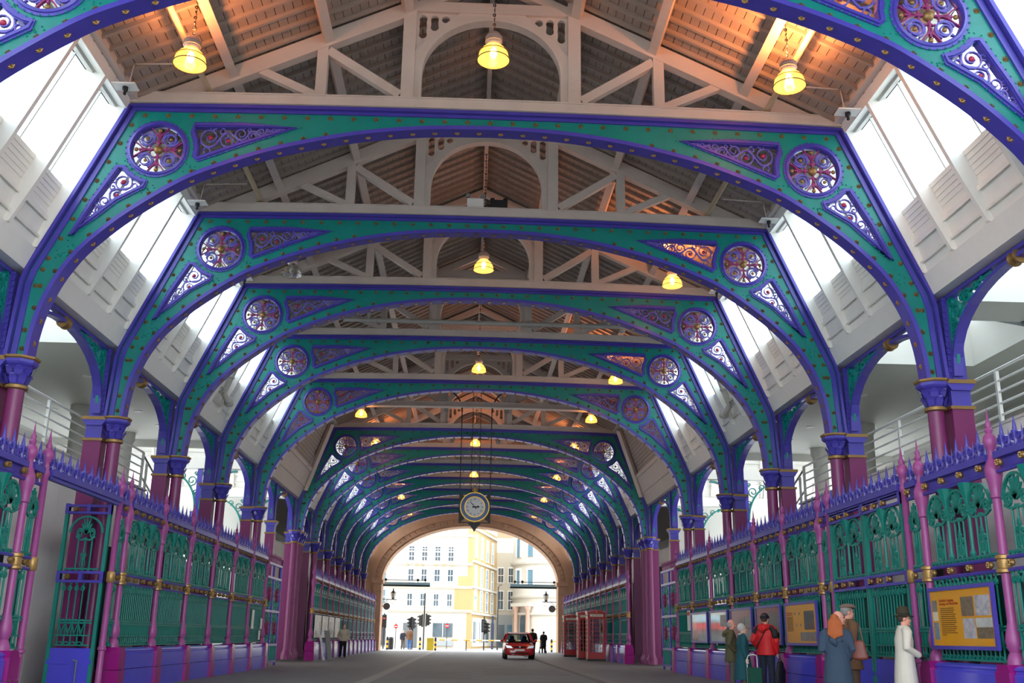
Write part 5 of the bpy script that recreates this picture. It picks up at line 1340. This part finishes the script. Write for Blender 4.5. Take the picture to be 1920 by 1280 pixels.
# ================================================================== CAR
mat('car_red', (206, 14, 18), .22, var=.03, coat=.6); mat('car_glass', (28, 32, 34), .06, var=.0); mat('tyre', (20, 20, 22), .8, var=.05); mat('headlamp', (226, 230, 230), .1, metal=.3, var=.05); mat('plate_white', (232, 232, 226), .4, var=0); mat('hub', (150, 152, 154), .35, metal=.7, var=.05)
def car():
    p = []
    # body: lofted rounded sections from nose (-y) to tail
    secs = [(-1.90, .60, .24, .52), (-1.86, .70, .22, .66), (-1.70, .78, .20, .74), (-1.35, .81, .2, .82), (-.95, .82, .2, .88), (-.5, .83, .2, .92), (.4, .83, .2, .93), (1.2, .83, .2, .95), (1.65, .80, .22, .96), (1.84, .74, .26, .90), (1.88, .66, .3, .8)]
    m = MB(); n = 20; vs = []
    for y, w, z0, z1 in secs:
        for k in range(n):
            a = 2*pi*k/n; c, s_ = math.cos(a), math.sin(a)
            e = .38
            vs.append((w*math.copysign(abs(c)**e, c), y, (z0+z1)/2+(z1-z0)/2*math.copysign(abs(s_)**e, s_)))
    fs = [(i*n+k, i*n+(k+1) % n, (i+1)*n+(k+1) % n, (i+1)*n+k) for i in range(len(secs)-1) for k in range(n)]+[tuple(range(n))[::-1], tuple(range((len(secs)-1)*n, len(secs)*n))]
    m.add(vs, fs)
    p.append(P('body', m.mesh('body', 'car_red', True)))
    # greenhouse
    prof = [(-.98, .88), (-.30, 1.36), (.0, 1.41), (.9, 1.40), (1.35, 1.32), (1.72, .94)]
    def hw(z): return .78-.2*(z-.88)/.53
    cab = MB(); vs = [(sx*hw(z)*.985, y, z) for y, z in prof for sx in (-1, 1)]
    cab.add(vs, [(2*i, 2*i+1, 2*i+3, 2*i+2) for i in range(len(prof)-1)]+[(0, 1, 2*len(prof)-1, 2*len(prof)-2), tuple(2*i for i in range(len(prof))), tuple(2*i+1 for i in range(len(prof)))[::-1]])
    p.append(P('cabin_glass', cab.mesh('cabin_glass', 'car_glass_clear')))
    rf = MB()
    for i in range(1, 4):
        (y0, z0), (y1, z1) = prof[i], prof[i+1]
        rf.add([(-hw(z0)-.01, y0, z0-.03), (hw(z0)+.01, y0, z0-.03), (hw(z1)+.01, y1, z1-.03), (-hw(z1)-.01, y1, z1-.03), (-hw(z0)+.03, y0, z0+.02), (hw(z0)-.03, y0, z0+.02), (hw(z1)-.03, y1, z1+.02), (-hw(z1)+.03, y1, z1+.02)], [(0, 1, 2, 3), (4, 7, 6, 5), (0, 4, 5, 1), (2, 6, 7, 3), (1, 5, 6, 2), (0, 3, 7, 4)])
    p.append(P('roof', rf.mesh('roof', 'car_red')))
    for sx in (-1, 1):
        pl_ = [MB().beam((sx*hw(.88), -.99, .88), (sx*hw(1.36), -.31, 1.37), .07, .05), MB().beam((sx*hw(.95), 1.72, .94), (sx*hw(1.32), 1.36, 1.32), .14, .06), MB().beam((sx*hw(.9), .35, .9), (sx*hw(1.38), .35, 1.39), .08, .04)]
        for q_ in pl_: p.append(P('pillar', q_.mesh('pillar', 'car_red')))

    for sx in (-1, 1):
        p.append(P('headlight', MB().prism([(sx*.38, .58), (sx*.72, .60), (sx*.765, .74), (sx*.48, .70)], 'y', -1.90, -1.62).mesh('headlight', 'headlamp')))
        p.append(P('wing_mirror', MB().ball((sx*.93, -.62, .98), .1, 10, 6, 1, .6, .75).box(*sorted((sx*.76, sx*.86)), -.66, -.6, .93, .97).mesh('wing_mirror', 'car_red', True)))
        p.append(P('headrest', MB().ball((sx*.35, .12, 1.12), .14, 10, 6, 1, .5, 1).box(sx*.35-.2, sx*.35+.2, .08, .2, .7, 1.04).mesh('headrest', 'tyre')))
        for y in (-1.22, 1.22):
            p.append(P('wheel', MB().lathe([(.16, -.09), (.27, -.09), (.29, -.06), (.29, .06), (.27, .09), (.16, .09)], 24, (sx*.74, y, .29), 'x').mesh('wheel', 'tyre', True), kids=(P('hub_cap', MB().lathe([(.001, sx*.095), (.16, sx*.095), (.17, sx*.08)], 18, (sx*.74, y, .29), 'x').mesh('hub_cap', 'hub')),)))
    p.append(P('grille', MB().box(-.32, .32, -1.915, -1.80, .615, .685).mesh('grille', 'tyre'), kids=(P('badge', MB().lathe([(.001, -.01), (.045, -.008), (.045, .0)], 12, (0, -1.915, .655), 'y').mesh('badge', 'hub')),)))
    p.append(P('number_plate', MB().box(-.26, .26, -1.93, -1.88, .44, .55).mesh('number_plate', 'plate_white')))
    p.append(P('lower_grille', MB().box(-.5, .5, -1.905, -1.8, .29, .36).mesh('lower_grille', 'tyre')))
    p.append(P('dashboard', MB().box(-.62, .62, -.75, -.45, .86, .95).mesh('dashboard', 'tyre')))
    thing('car', 'small red hatchback facing along the avenue with headlights and pale number plate', 'car', p, (2.72, 58.7, 0))
glass('car_glass_clear', (196, 212, 206), .12)
car()
# boards leaning on the railings across the avenue
thing('leaning_board', 'grey board leaning on the plinth below the pale posters', 'board', [P('board', MB().box(0, .6, -.02, .02, 0, 1.35).mesh('board', 'steel_grey'))], (-6.72, 49.9, 0.0), rot=(-.16, 0, pi/2-.25))
lad = MB()
for x in (0, .38): lad.box(x, x+.05, -.02, .02, 0, 1.3)
thing('folding_trestle', 'blue and white folding trestle leaning beside the grey board', 'trestle', [P('legs', lad.mesh('legs', 'street_white')), *[P('rung', MB().box(.05, .38, -.03, .03, .15+k*.5, .32+k*.5).mesh('rung', 'clock_blue')) for k in range(3)]], (-6.78, 49.0, 0.0), rot=(-.2, 0, pi/2))
# ================================================================== PEOPLE
def tone(name, rgb, rough=.8, **k):
    if name not in MATS: mat(name, rgb, rough, **k)
    return name
tone('skin', (224, 170, 146), .55, var=.06, scale=20); tone('skin_ruddy', (226, 160, 138), .55, var=.08, scale=20)
tone('eye_dark', (40, 34, 32), .3, var=0); tone('lips', (176, 96, 88), .5, var=0)
class Body(MB):
    def limb(s, pts, rad, n=12, flat=False):
        """closed tapering tube; radii are numbers or (across, deep) pairs, rounded ends"""
        P3 = [Vector(p) for p in pts]; R = [(r, r) if not isinstance(r, (tuple, list)) else r for r in rad]
        # rounded caps
        d0 = (P3[0]-P3[1]).normalized(); d1 = (P3[-1]-P3[-2]).normalized()
        P3 = ([] if flat else [P3[0]+d0*min(R[0])*.75, P3[0]+d0*min(R[0])*.45])+P3+[P3[-1]+d1*min(R[-1])*.45, P3[-1]+d1*min(R[-1])*.75]
        R = ([] if flat else [(R[0][0]*.45, R[0][1]*.45), (R[0][0]*.82, R[0][1]*.82)])+R+[(R[-1][0]*.82, R[-1][1]*.82), (R[-1][0]*.45, R[-1][1]*.45)]
        vs = []
        for i, p in enumerate(P3):
            t = (P3[min(i+1, len(P3)-1)]-P3[max(i-1, 0)]).normalized()
            a = Vector((1, 0, 0)); a = (a-t*a.dot(t))
            a = a.normalized() if a.length > .2 else (Vector((0, 1, 0))-t*t.y).normalized()
            b = t.cross(a)
            for k in range(n):
                an = 2*pi*k/n; vs.append(p+a*math.cos(an)*R[i][0]+b*math.sin(an)*R[i][1])
        m = len(P3)
        fs = [(i*n+k, i*n+(k+1) % n, (i+1)*n+(k+1) % n, (i+1)*n+k) for i in range(m-1) for k in range(n)]+[tuple(range(n))[::-1], tuple(range((m-1)*n, m*n))]
        return s.add(vs, fs)
    def egg(s, c, r, n=14, m=10): return s.ball(c, 1, n, m, *r) if False else s.add([(v[0]*r[0]+c[0], v[1]*r[1]+c[1], v[2]*r[2]+c[2]) for v in MB().ball((0, 0, 0), 1, n, m).v], MB().ball((0, 0, 0), 1, n, m).f)
def fuse(b, name, m, voxel, it=2):
    """overlapping closed pieces become one continuous skin"""
    me = b.mesh(name+'_raw', m); o = bpy.data.objects.new('t', me); COL.objects.link(o)
    md = o.modifiers.new('r', 'REMESH'); md.mode = 'VOXEL'; md.voxel_size = voxel; md.use_smooth_shade = True
    dg = bpy.context.evaluated_depsgraph_get(); out = bpy.data.meshes.new_from_object(o.evaluated_get(dg))
    bpy.data.objects.remove(o); bpy.data.meshes.remove(me)
    bm = bmesh.new(); bm.from_mesh(out)
    for _ in range(it): bmesh.ops.smooth_vert(bm, verts=bm.verts, factor=.5, use_axis_x=True, use_axis_y=True, use_axis_z=True)
    for f in bm.faces: f.smooth = True
    bm.to_mesh(out); bm.free(); out.name = name; out.materials.clear(); out.materials.append(MATS[m]); return out
def hand(b, w, d, side, curl=.6):
    """palm and five bent fingers hanging from wrist w along d; thumb towards the front (-y)"""
    w, d = Vector(w), Vector(d).normalized(); f = Vector((0, -1, 0)); f = (f-d*f.dot(d)).normalized(); q = d.cross(f)*side   # q: palm normal, inwards
    pc = w+d*.045
    b.limb([w-d*.01, pc, w+d*.085], [(.026, .022), (.018, .04), (.017, .042)], 8) if False else b.limb([w-d*.01, w+d*.03, w+d*.085], [.024, .03, .031], 8)
    for k, L in enumerate((.066, .074, .07, .054)):
        p0 = w+d*.085+f*(.030-.02*k); p1 = p0+d*L*.5+q*curl*.012; p2 = p0+d*L*.85+q*curl*.035; p3 = p0+d*L*.95+q*curl*.055
        b.limb([p0-d*.015, p1, p2, p3], [.0105, .0100, .0092, .008], 6)
    t0 = w+d*.03+f*.022; b.limb([t0, t0+d*.03+f*.02+q*.012, t0+d*.058+f*.022+q*.026], [.0125, .0115, .0095], 6)
def person(name_lab, loc, rz, H, cfg):
    """figure facing -y; cfg holds clothes, hair and pose"""
    k = H/1.75; vox = cfg.get('vox', .011)
    lean = cfg.get('lean', 0.0)
    sw = cfg.get('shoulder', .2); bulk = cfg.get('bulk', 1.0)
    sk = 'skin' if not cfg.get('ruddy') else 'skin_ruddy'
    hd = Vector((0, -.02+lean, 1.63)); hy = cfg.get('turn', 0); tilt = cfg.get('tilt', 0)
    Mh = Matrix.Rotation(hy, 3, 'Z') @ Matrix.Rotation(tilt, 3, 'X')
    def hp(x, y, z): return hd+Mh @ Vector((x, y, z))
    stance = cfg.get('stance', .0)
    arms = cfg.get('arms', {})
    pose = {}
    for s in (-1, 1):
        a = arms.get(s, 'down')
        sh = Vector((s*sw, lean*.8, 1.42))
        if a == 'down': el, wr = Vector((s*(sw+.06), .03+lean*.5, 1.13)), Vector((s*(sw+.05), -.03, .90))
        elif a == 'pocket': el, wr = Vector((s*(sw+.09), .08, 1.14)), Vector((s*(sw+.0), -.07, .97))
        elif a == 'bent': el, wr = Vector((s*(sw+.06), .06, 1.13)), Vector((s*(sw-.04), -.19, 1.12))
        elif a == 'front': el, wr = Vector((s*(sw+.05), .02, 1.14)), Vector((s*(sw-.06), -.2, 1.02))
        elif a == 'low': el, wr = Vector((s*(sw+.05), .0, 1.13)), Vector((s*(sw+.02), -.10, .90))
        elif a == 'push': el, wr = Vector((s*(sw+.06), -.02, 1.14)), Vector((s*(sw+.0), -.3, 1.02))
        pose[s] = (sh, el, wr, a)
    legs = {s: (Vector((s*.095, 0, .92)), Vector((s*.10, -.02-stance*s*.12, .5)), Vector((s*.105, .02-stance*s*.26, .085))) for s in (-1, 1)}
    # ---- body, one continuous skin
    b = Body()
    b.limb([(0, lean*.9, 1.40), (0, lean-.005, 1.50), tuple(hd+Vector((0, .01, -.05)))], [.066, .056, .054], 12)
    c = hp(0, .012, .02); e = Body().egg((0, 0, 0), (.077, .098, .108)); b.add([tuple(hp(v[0], v[1]+.012, v[2]+.02)) for v in e.v], e.f)
    e = Body().egg((0, 0, 0), (.060, .068, .072)); b.add([tuple(hp(v[0], v[1]-.032, v[2]-.055)) for v in e.v], e.f)          # jaw
    e = Body().egg((0, 0, 0), (.024, .022, .02)); b.add([tuple(hp(v[0], v[1]-.088, v[2]-.102)) for v in e.v], e.f)           # chin
    b.limb([tuple(hp(0, -.086, .012)), tuple(hp(0, -.104, -.018)), tuple(hp(0, -.112, -.034))], [.010, .013, .016], 8)      # nose
    e = Body().egg((0, 0, 0), (.055, .016, .016)); b.add([tuple(hp(v[0], v[1]-.078, v[2]+.028)) for v in e.v], e.f)          # brow
    e = Body().egg((0, 0, 0), (.026, .014, .012)); b.add([tuple(hp(v[0], v[1]-.090, v[2]-.066)) for v in e.v], e.f)          # mouth mound
    for s in (-1, 1):
        e = Body().egg((0, 0, 0), (.012, .024, .034)); b.add([tuple(hp(v[0]+s*.078, v[1]+.02, v[2]-.012)) for v in e.v], e.f)
        e = Body().egg((0, 0, 0), (.026, .022, .024)); b.add([tuple(hp(v[0]+s*.038, v[1]-.06, v[2]-.03)) for v in e.v], e.f)   # cheek
    b.limb([(0, .0, .90), (0, .0, 1.1), (0, lean*.5, 1.25), (0, lean*.8, 1.40)], [(.15, .10), (.14, .095), (.16, .105), (.13, .08)], 14)
    for s in (-1, 1):
        sh, el, wr, a = pose[s]
        b.limb([sh+Vector((-s*.05, 0, 0)), sh, el, wr], [.055, .05, .04, .026], 10)
        hip, kn, an = legs[s]; b.limb([hip, kn, an], [.085, .056, .04], 10)
        b.limb([an+Vector((0, .03, -.04)), an+Vector((0, -.10, -.055))], [.036, .03], 8)
        if a != 'pocket':
            d = (wr-el).normalized(); hand(b, wr+d*.005, d, -s)
    parts = [P('body', fuse(b, 'body', sk, vox, 1))]
    ey = MB()
    for s in (-1, 1): q = hp(s*.032, -.084, .008); ey.ball(tuple(q), .011, 8, 5)
    parts.append(P('eyes', ey.mesh('eyes', 'eye_dark'), kind='stuff'))
    lp = Body(); q = [tuple(hp(x, -.101+abs(x)*.35, -.066)) for x in (-.022, -.01, 0, .01, .022)]; lp.limb(q, [.004]*5, 6)
    parts.append(P('lips', lp.mesh('lips', 'lips')))
    # ---- trousers
    if cfg.get('trousers'):
        t = Body()
        for s in (-1, 1):
            hip, kn, an = legs[s]; t.limb([hip+Vector((0, 0, .06)), hip+Vector((0, 0, -.12)), kn, an+Vector((0, 0, .01))], [(.11, .12), (.105, .115), .08, .072], 12)
        t.limb([(0, .01, .88), (0, .0, 1.04)], [(.17, .125), (.16, .115)], 14)
        parts.append(P('trousers', fuse(t, 'trousers', cfg['trousers'], vox*1.1, 2)))
    sh_ = Body()
    for s in (-1, 1):
        hip, kn, an = legs[s]; sh_.limb([an+Vector((0, .04, -.045)), an+Vector((0, -.06, -.048)), an+Vector((0, -.14, -.056))], [(.042, .04), (.045, .038), (.038, .028)], 10)
    for j in range(2):
        one = Body(); s = (-1, 1)[j]; hip, kn, an = legs[s]
        one.limb([an+Vector((0, .04, -.045)), an+Vector((0, -.06, -.048)), an+Vector((0, -.14, -.056))], [(.042, .04), (.045, .038), (.038, .028)], 10)
        parts.append(P('shoe', one.mesh('shoe', tone('shoe_leather', (38, 32, 30), .4), True)))
    # ---- coat
    hem = cfg.get('hem', .8); fl = cfg.get('flare', .0); c = Body(); B = bulk
    zs = [hem, (hem+1.0)/2 if hem < .85 else .93, 1.02, 1.12, 1.26, 1.38, 1.44]
    rs = [(.21+fl, .165+fl), (.20+fl*.5, .155+fl*.6), (.19, .145), (.185, .14), (.205, .145), (.20, .12), (.13, .095)]
    c.limb([(0, lean*max(0, (z-.9)/.5)*.8+.005, z) for z in zs], [(r[0]*B*(sw/.2), r[1]*B) for r in rs], 18, True)
    for s in (-1, 1):
        sh, el, wr, a = pose[s]
        c.limb([sh+Vector((-s*.06, 0, .01)), sh+Vector((s*.005, 0, -.02)), el, wr], [.078*B, .08*B, .066*B, .054*B], 12)
    coat = fuse(c, 'coat', cfg['coat'], vox*1.15, 2)
    ck = []
    # collar or hood
    if cfg.get('collar'):
        cl = MB().ring((0, 0, 0), .078, [(-.012, -.03), (.012, -.03), (.03, .03), (.012, .035)], 20, 'z')
        cl.xf(lambda v: Vector((v.x, v.y*1.05+lean*.95, 1.475+v.z-.012*(v.y < -.04)))); ck.append(P('collar', cl.mesh('collar', cfg['collar'], True)))
    if cfg.get('hood'):
        hz = cfg.get('hood_dz', 0); h = Body(); h.limb([(-.11, .06+lean, 1.46+hz), (-.07, .14+lean, 1.42+hz), (0, .17+lean, 1.37+hz), (.07, .14+lean, 1.42+hz), (.11, .06+lean, 1.46+hz)], [.045, .065, .075, .065, .045], 10)
        h.limb([(-.09, -.05+lean, 1.46), (-.1, .03+lean, 1.49), (0, .1+lean, 1.49), (.1, .03+lean, 1.49), (.09, -.05+lean, 1.46)], [.03, .04, .05, .04, .03], 8)
        ck.append(P('hood', fuse(h, 'hood', cfg['hood'], vox*1.2, 2)))
    for ex in cfg.get('coat_kids', lambda: [])(): ck.append(ex)
    parts.append(P('coat', coat, kids=tuple(ck)))
    # ---- gloves
    if cfg.get('gloves'):
        for s in (-1, 1):
            sh, el, wr, a = pose[s]
            if a == 'pocket': continue
            g = Body(); d = (wr-el).normalized(); hand(g, wr+d*.005, d, -s)
            g = fuse(g, 'glove', cfg['gloves'], .008, 1)
            for v in g.vertices: v.co += v.normal*.006
            parts.append(P('glove', g))
    # ---- hair and hats
    hair = cfg.get('hair', ('hair_grey', (150, 146, 142), 'short'))
    hm = tone(hair[0], hair[1], .75, var=.25, scale=60, bump=.4, bscale=120)
    hb = Body()
    if hair[2] in ('short', 'long', 'curly', 'balding'):
        base = (.086, .104, .104) if hair[2] != 'curly' else (.1, .112, .112)
        e = Body().egg((0, 0, 0), base, 20, 14)
        dz, dy = (.030, .034) if hair[2] != 'balding' else (-.005, .04)
        vs = []
        for v in e.v:
            x, y, z = v
            if hair[2] == 'balding': z = min(z, .045); y = max(y, -.05)
            vs.append(tuple(hp(x, y+dy, z+dz)))
        hb.add(vs, e.f)
        if hair[2] == 'long':
            rng = random.Random(5)
            for q in range(9):
                u = (q-4)/4; e_ = rng.uniform(-.03, .03); x0 = u*.085
                hb.limb([tuple(hp(x0*.6, .04+.03*(1-u*u), .09-.05*u*u)), tuple(hp(x0*1.1, .085+.03*(1-u*u), -.02)), tuple(hp(x0*1.25, .13+.04*(1-u*u), -.14)), tuple(hp(x0*1.3+e_*.2, .165+.03*(1-u*u), -.24)), tuple(hp(x0*1.15+e_*.6, .175+.025*(1-u*u), -.33+e_+.05*abs(u)))], [.036, .034, .03, .026, .009], 8)
        parts.append(P('hair', fuse(hb, 'hair', hm, .010, 1)))
    hat = cfg.get('hat')
    if hat:
        kind, mm, rgb = hat; tone(mm, rgb, .85, var=.12, scale=20); hmk = Body(); hk = []
        if kind == 'fedora':
            h1 = MB().lathe([(.001, .155), (.05, .16), (.075, .15), (.088, .12), (.1, .045), (.1, .0)], 24)
            h1.xf(lambda v: hp(v.x*.93, v.y*1.12+.012, v.z*(1-.25*(abs(v.x) < .03 and v.z > .13))+.045))
            h2 = MB().lathe([(.09, .0), (.15, -.006), (.158, .004), (.15, .012), (.09, .016)], 28)
            h2.xf(lambda v: hp(v.x*.96, v.y*1.1+.012, v.z+.04-.5*max(0, v.y-.08)**1.2*.6+.12*max(0, abs(v.x)-.1)))
            h3 = MB().lathe([(.1015, .0), (.1015, .03)], 24); h3.xf(lambda v: hp(v.x*.95, v.y*1.135+.012, v.z+.056))
            h1.merge(h2); parts.append(P('hat', h1.mesh('hat', mm, True), kids=(P('hat_band', h3.mesh('hat_band', tone('hat_band', (30, 28, 24)), True)),)))
        elif kind == 'cap':
            e = Body().egg((0, 0, 0), (.112, .145, .058), 20, 10); h1 = MB(); h1.add([tuple(hp(v[0], v[1]-.0, max(v[2], -.012)+.092-.12*v[1]*(v[1] < 0)*-.0+(.18*max(0, v[1]))*-.25)) for v in e.v], e.f)
            pk = MB().prism([(.085*math.cos(t), -.09-.075*math.sin(t)) for t in [pi*j/10 for j in range(11)]], 'z', .0, .012); pk.xf(lambda v: hp(v.x, v.y, v.z+.07+.12*(v.y+.09)))
            parts.append(P('cap', h1.mesh('cap', mm, True), kids=(P('peak', pk.mesh('peak', mm)),)))
        elif kind == 'beanie':
            e = Body().egg((0, 0, 0), (.094, .114, .104), 20, 12); h1 = MB(); h1.add([tuple(hp(v[0], v[1]+.012, max(v[2], -.02)+.042)) for v in e.v], e.f)
            h2 = MB().ring((0, 0, 0), .098, [(-.006, -.03), (.01, -.03), (.01, .02), (-.006, .02)], 22, 'z'); h2.xf(lambda v: hp(v.x*.96, v.y*1.17+.012, v.z+.045))
            parts.append(P('beanie', h1.mesh('beanie', mm, True), kids=(P('cuff', h2.mesh('cuff', mm, True)),)))
    e = thing('person', name_lab, 'person', parts, loc, rz); e.scale = (k, k, k)
    return e, pose, k
GZ = .05
FR = pi/2            # facing +x, towards the display boards
tone('coat_white', (214, 208, 194), .75, var=.06, scale=8); tone('coat_brown', (112, 82, 56), .85, var=.1, scale=12); tone('coat_navy', (50, 68, 88), .85, var=.1, scale=10)
tone('coat_teal', (18, 78, 88), .85, var=.1, scale=10); tone('coat_olive', (88, 84, 58), .85, var=.1, scale=10); tone('jacket_red', (206, 22, 28), .6, var=.08, scale=8)
tone('jacket_black', (20, 20, 24), .7); tone('trouser_navy', (34, 42, 58), .8); tone('trouser_grey', (92, 88, 84), .8); tone('trouser_brown', (104, 78, 58), .8); tone('trouser_black', (18, 18, 20), .8)
tone('glove_black', (24, 24, 32), .7); tone('bag_brown', (110, 52, 40), .5); tone('bag_black', (18, 18, 22), .6); tone('scarf_red', (200, 40, 30), .7); tone('jacket_cream', (196, 186, 162), .8)
def panel_kid(nm, spec, m, vox=.013):
    b = Body()
    for pts, r in spec: b.limb(pts, r, 10)
    return P(nm, fuse(b, nm, m, vox, 2))
def buttons():
    m = MB()
    for z in (1.3, 1.15, 1.0, .85): m.ball((.02, -.155, z), .014, 6, 4, 1, .5, 1)
    return m
person('person in a pale trench coat, dark brimmed hat and black gloves', (6.72, 16.3, GZ), FR-.12, 1.59, dict(coat='coat_white', hem=.42, flare=.03, collar='coat_white', hat=('fedora', 'hat_green', (58, 52, 34)), hair=('hair_dark', (70, 58, 46), 'short'), arms={-1: 'front', 1: 'low'}, gloves='glove_black', trousers='trouser_grey', ruddy=True, lean=-.03, tilt=.05, bulk=1.06,
       coat_kids=lambda: [P('cuff', MB().ring((0, 0, 0), .056, [(-.004, -.02), (.008, -.02), (.008, .02), (-.004, .02)], 16, 'z').xf(lambda v: v+Vector((.215, -.088, .93))).mesh('cuff', 'coat_white', True))]))
person('person in a flat grey cap and long brown coat beside the red haired woman', (6.48, 18.0, GZ), FR+.1, 1.73, dict(coat='coat_brown', hem=.66, flare=.035, collar='coat_brown', hat=('cap', 'cap_grey', (122, 100, 88)), hair=('hair_grey', (150, 146, 142), 'short'), arms={-1: 'pocket', 1: 'pocket'}, trousers='trouser_brown', ruddy=True, bulk=1.08, shoulder=.205))
person('person with thinning grey hair between the red haired person and the brown coat', (6.02, 17.25, GZ), FR-.05, 1.60, dict(coat='coat_brown', hem=.72, flare=.02, collar='scarf_red', hair=('hair_grey', (150, 146, 142), 'balding'), arms={-1: 'down', 1: 'pocket'}, trousers='trouser_grey', ruddy=True, bulk=1.0, lean=-.02))
e_, po_, k_ = person('person with long red hair in a hooded navy coat seen from behind', (5.73, 16.55, GZ), pi-.35, 1.53, dict(coat='coat_navy', hem=.55, flare=.03, hood='coat_navy', hood_dz=-.13, hair=('hair_red', (176, 92, 44), 'long'), arms={-1: 'pocket', 1: 'bent'}, trousers='trouser_navy', bulk=1.14))
hb = Body(); hb.limb([(0, 0, .0), (0, 0, .24)], [(.13, .05), (.08, .035)], 14)
thing('handbag', 'brown leather shoulder bag under the arm of the red haired person', 'bag', [P('bag', fuse(hb, 'bag', 'bag_brown', .012, 2)), P('strap', MB().tube([(-.06, 0, .22), (-.03, -.02, .42), (0, -.02, .56), (.03, -.0, .42), (.06, 0, .22)], .01, 5).mesh('strap', 'bag_brown'))], (6.03, 16.35, .92), -.5)
person('person in a red and black jacket with a dark beanie facing the red board', (6.6, 23.5, GZ), pi-.65, 1.70, dict(coat='jacket_red', hem=.82, flare=.0, hood='jacket_red', hair=('hair_dark', (70, 58, 46), 'short'), hat=('beanie', 'beanie_navy', (20, 22, 44)), arms={-1: 'low', 1: 'pocket'}, trousers='trouser_navy', bulk=1.08,
       coat_kids=lambda: [panel_kid('shoulder_panel', (([(.15, .05, 1.44), (.215, .02, 1.36), (.245, .03, 1.25)], [.06, .09, .085]),), 'jacket_black'), panel_kid('shoulder_panel', (([(-.15, .05, 1.44), (-.215, .02, 1.36), (-.245, .03, 1.25)], [.06, .09, .085]),), 'jacket_black'),
                          P('shoulder_strap', MB().tube([(-.12, .02, 1.49), (-.05, .15, 1.36), (.1, .175, 1.1), (.19, .13, .95)], .014, 6).mesh('shoulder_strap', 'jacket_black'))]))
bb = Body(); bb.limb([(0, 0, 0), (0, 0, .2), (0, 0, .42)], [(.15, .06), (.16, .07), (.09, .05)], 12); bb.limb([(.05, .02, .05), (.12, .0, .25)], [.06, .05], 8)
thing('shoulder_bag', 'slouchy black bag hanging beside the red jacket', 'bag', [P('bag', fuse(bb, 'bag', 'bag_black', .014, 2)), P('handle', MB().tube([(-.06, 0, .42), (0, 0, .55), (.06, 0, .42)], .012, 5).mesh('handle', 'bag_black'))], (6.87, 23.40, .27), .6)
person('older person with curly white hair in a long teal coat, pulling a trolley', (5.93, 23.0, GZ), FR-.1, 1.46, dict(coat='coat_teal', hem=.34, flare=.07, collar='sheet_white', hair=('hair_white', (196, 192, 186), 'curly'), arms={-1: 'down', 1: 'low'}, trousers='trouser_grey', bulk=1.12))
tr = MB()
for x in (-.12, .12): tr.tube([(x, 0, .05), (x, 0, .72), (x*.8, -.03, .80), (0, -.05, .82)], .012, 6)
thing('shopping_trolley', 'small green wheeled shopping trolley held by the teal coated person', 'trolley', [P('frame', tr.mesh('frame', 'railing_white')), P('bag', MB().box(-.13, .13, -.16, .0, .15, .55).mesh('bag', tone('trolley_green', (20, 84, 66)))), P('wheel', MB().lathe([(.001, -.015), (.07, -.015), (.07, .015), (.001, .015)], 12, (-.16, 0, .07), 'x').mesh('wheel', 'tyre')), P('wheel', MB().lathe([(.001, -.015), (.07, -.015), (.07, .015), (.001, .015)], 12, (.16, 0, .07), 'x').mesh('wheel', 'tyre'))], (6.02, 22.62, GZ), .2)
person('balding person with glasses in an olive hooded coat behind the teal coat', (6.0, 24.25, GZ), FR-.2, 1.57, dict(coat='coat_olive', hem=.70, flare=.02, hood='coat_olive', hair=('hair_grey', (150, 146, 142), 'balding'), arms={-1: 'pocket', 1: 'pocket'}, trousers='trouser_grey', ruddy=True, bulk=1.05, tilt=.12))
# further off
person('person in a cream jacket and black trousers walking by the pale posters', (-6.72, 56, 0), .25, 1.68, dict(coat='jacket_cream', hem=.86, collar='jacket_cream', hair=('hair_black', (26, 22, 22), 'short'), arms={-1: 'pocket', 1: 'pocket'}, trousers='trouser_black', stance=.5, bulk=1.05, vox=.018, tilt=-.12))
person('person in dark clothes pushing a pushchair toward the street', (5.5, 77, GZ), pi, 1.55, dict(coat='trouser_black', hem=.55, flare=.02, hood='trouser_black', hair=('hair_black', (26, 22, 22), 'short'), arms={-1: 'push', 1: 'push'}, trousers='trouser_black', vox=.02))
pc = MB()
for x in (-.22, .22): pc.tube([(x, -.45, .98), (x, .1, .55), (x, .42, .12)], .015, 6); pc.tube([(x, -.15, .12), (x, .1, .55)], .015, 6)
pc.tube([(-.22, -.45, .98), (.22, -.45, .98)], .015, 6)
pw = [P('frame', pc.mesh('frame', 'signal_black')), P('seat', MB().prism([(-.12, .32), (.35, .36), (.38, .44), (-.05, .45), (-.22, .85), (-.28, .82)], 'x', -.2, .2).mesh('seat', 'bag_brown'))]
for x in (-.25, .25):
    for y in (-.15, .42): pw.append(P('wheel', MB().lathe([(.001, -.02), (.1, -.02), (.1, .02), (.001, .02)], 12, (x, y, .1), 'x').mesh('wheel', 'tyre')))
thing('pushchair', 'dark folding pushchair in front of the person in dark clothes', 'pushchair', pw, (5.5, 77.72, GZ))
person('person in a dark jacket walking behind the red car', (3.86, 64, GZ), pi-.3, 1.62, dict(coat='trouser_black', hem=.78, collar='trouser_black', hair=('hair_dark', (70, 58, 46), 'short'), arms={-1: 'pocket', 1: 'bent'}, trousers='trouser_black', vox=.02, bulk=1.1))
person('person in a brown jacket and blue jeans crossing beyond the arch', (-5.05, 90, 0), pi-.2, 1.80, dict(coat='coat_brown', hem=.78, hair=('hair_dark', (70, 58, 46), 'short'), arms={-1: 'bent', 1: 'down'}, trousers=tone('jeans', (70, 110, 170), .8), stance=.4, vox=.022, bulk=1.1))
person('person in a dark top with a red bag beyond the arch', (-5.75, 92.3, 0), .3, 1.62, dict(coat='trouser_navy', hem=.85, hair=('hair_dark', (70, 58, 46), 'short'), arms={-1: 'down', 1: 'bent'}, trousers='trouser_grey', stance=.3, vox=.022))
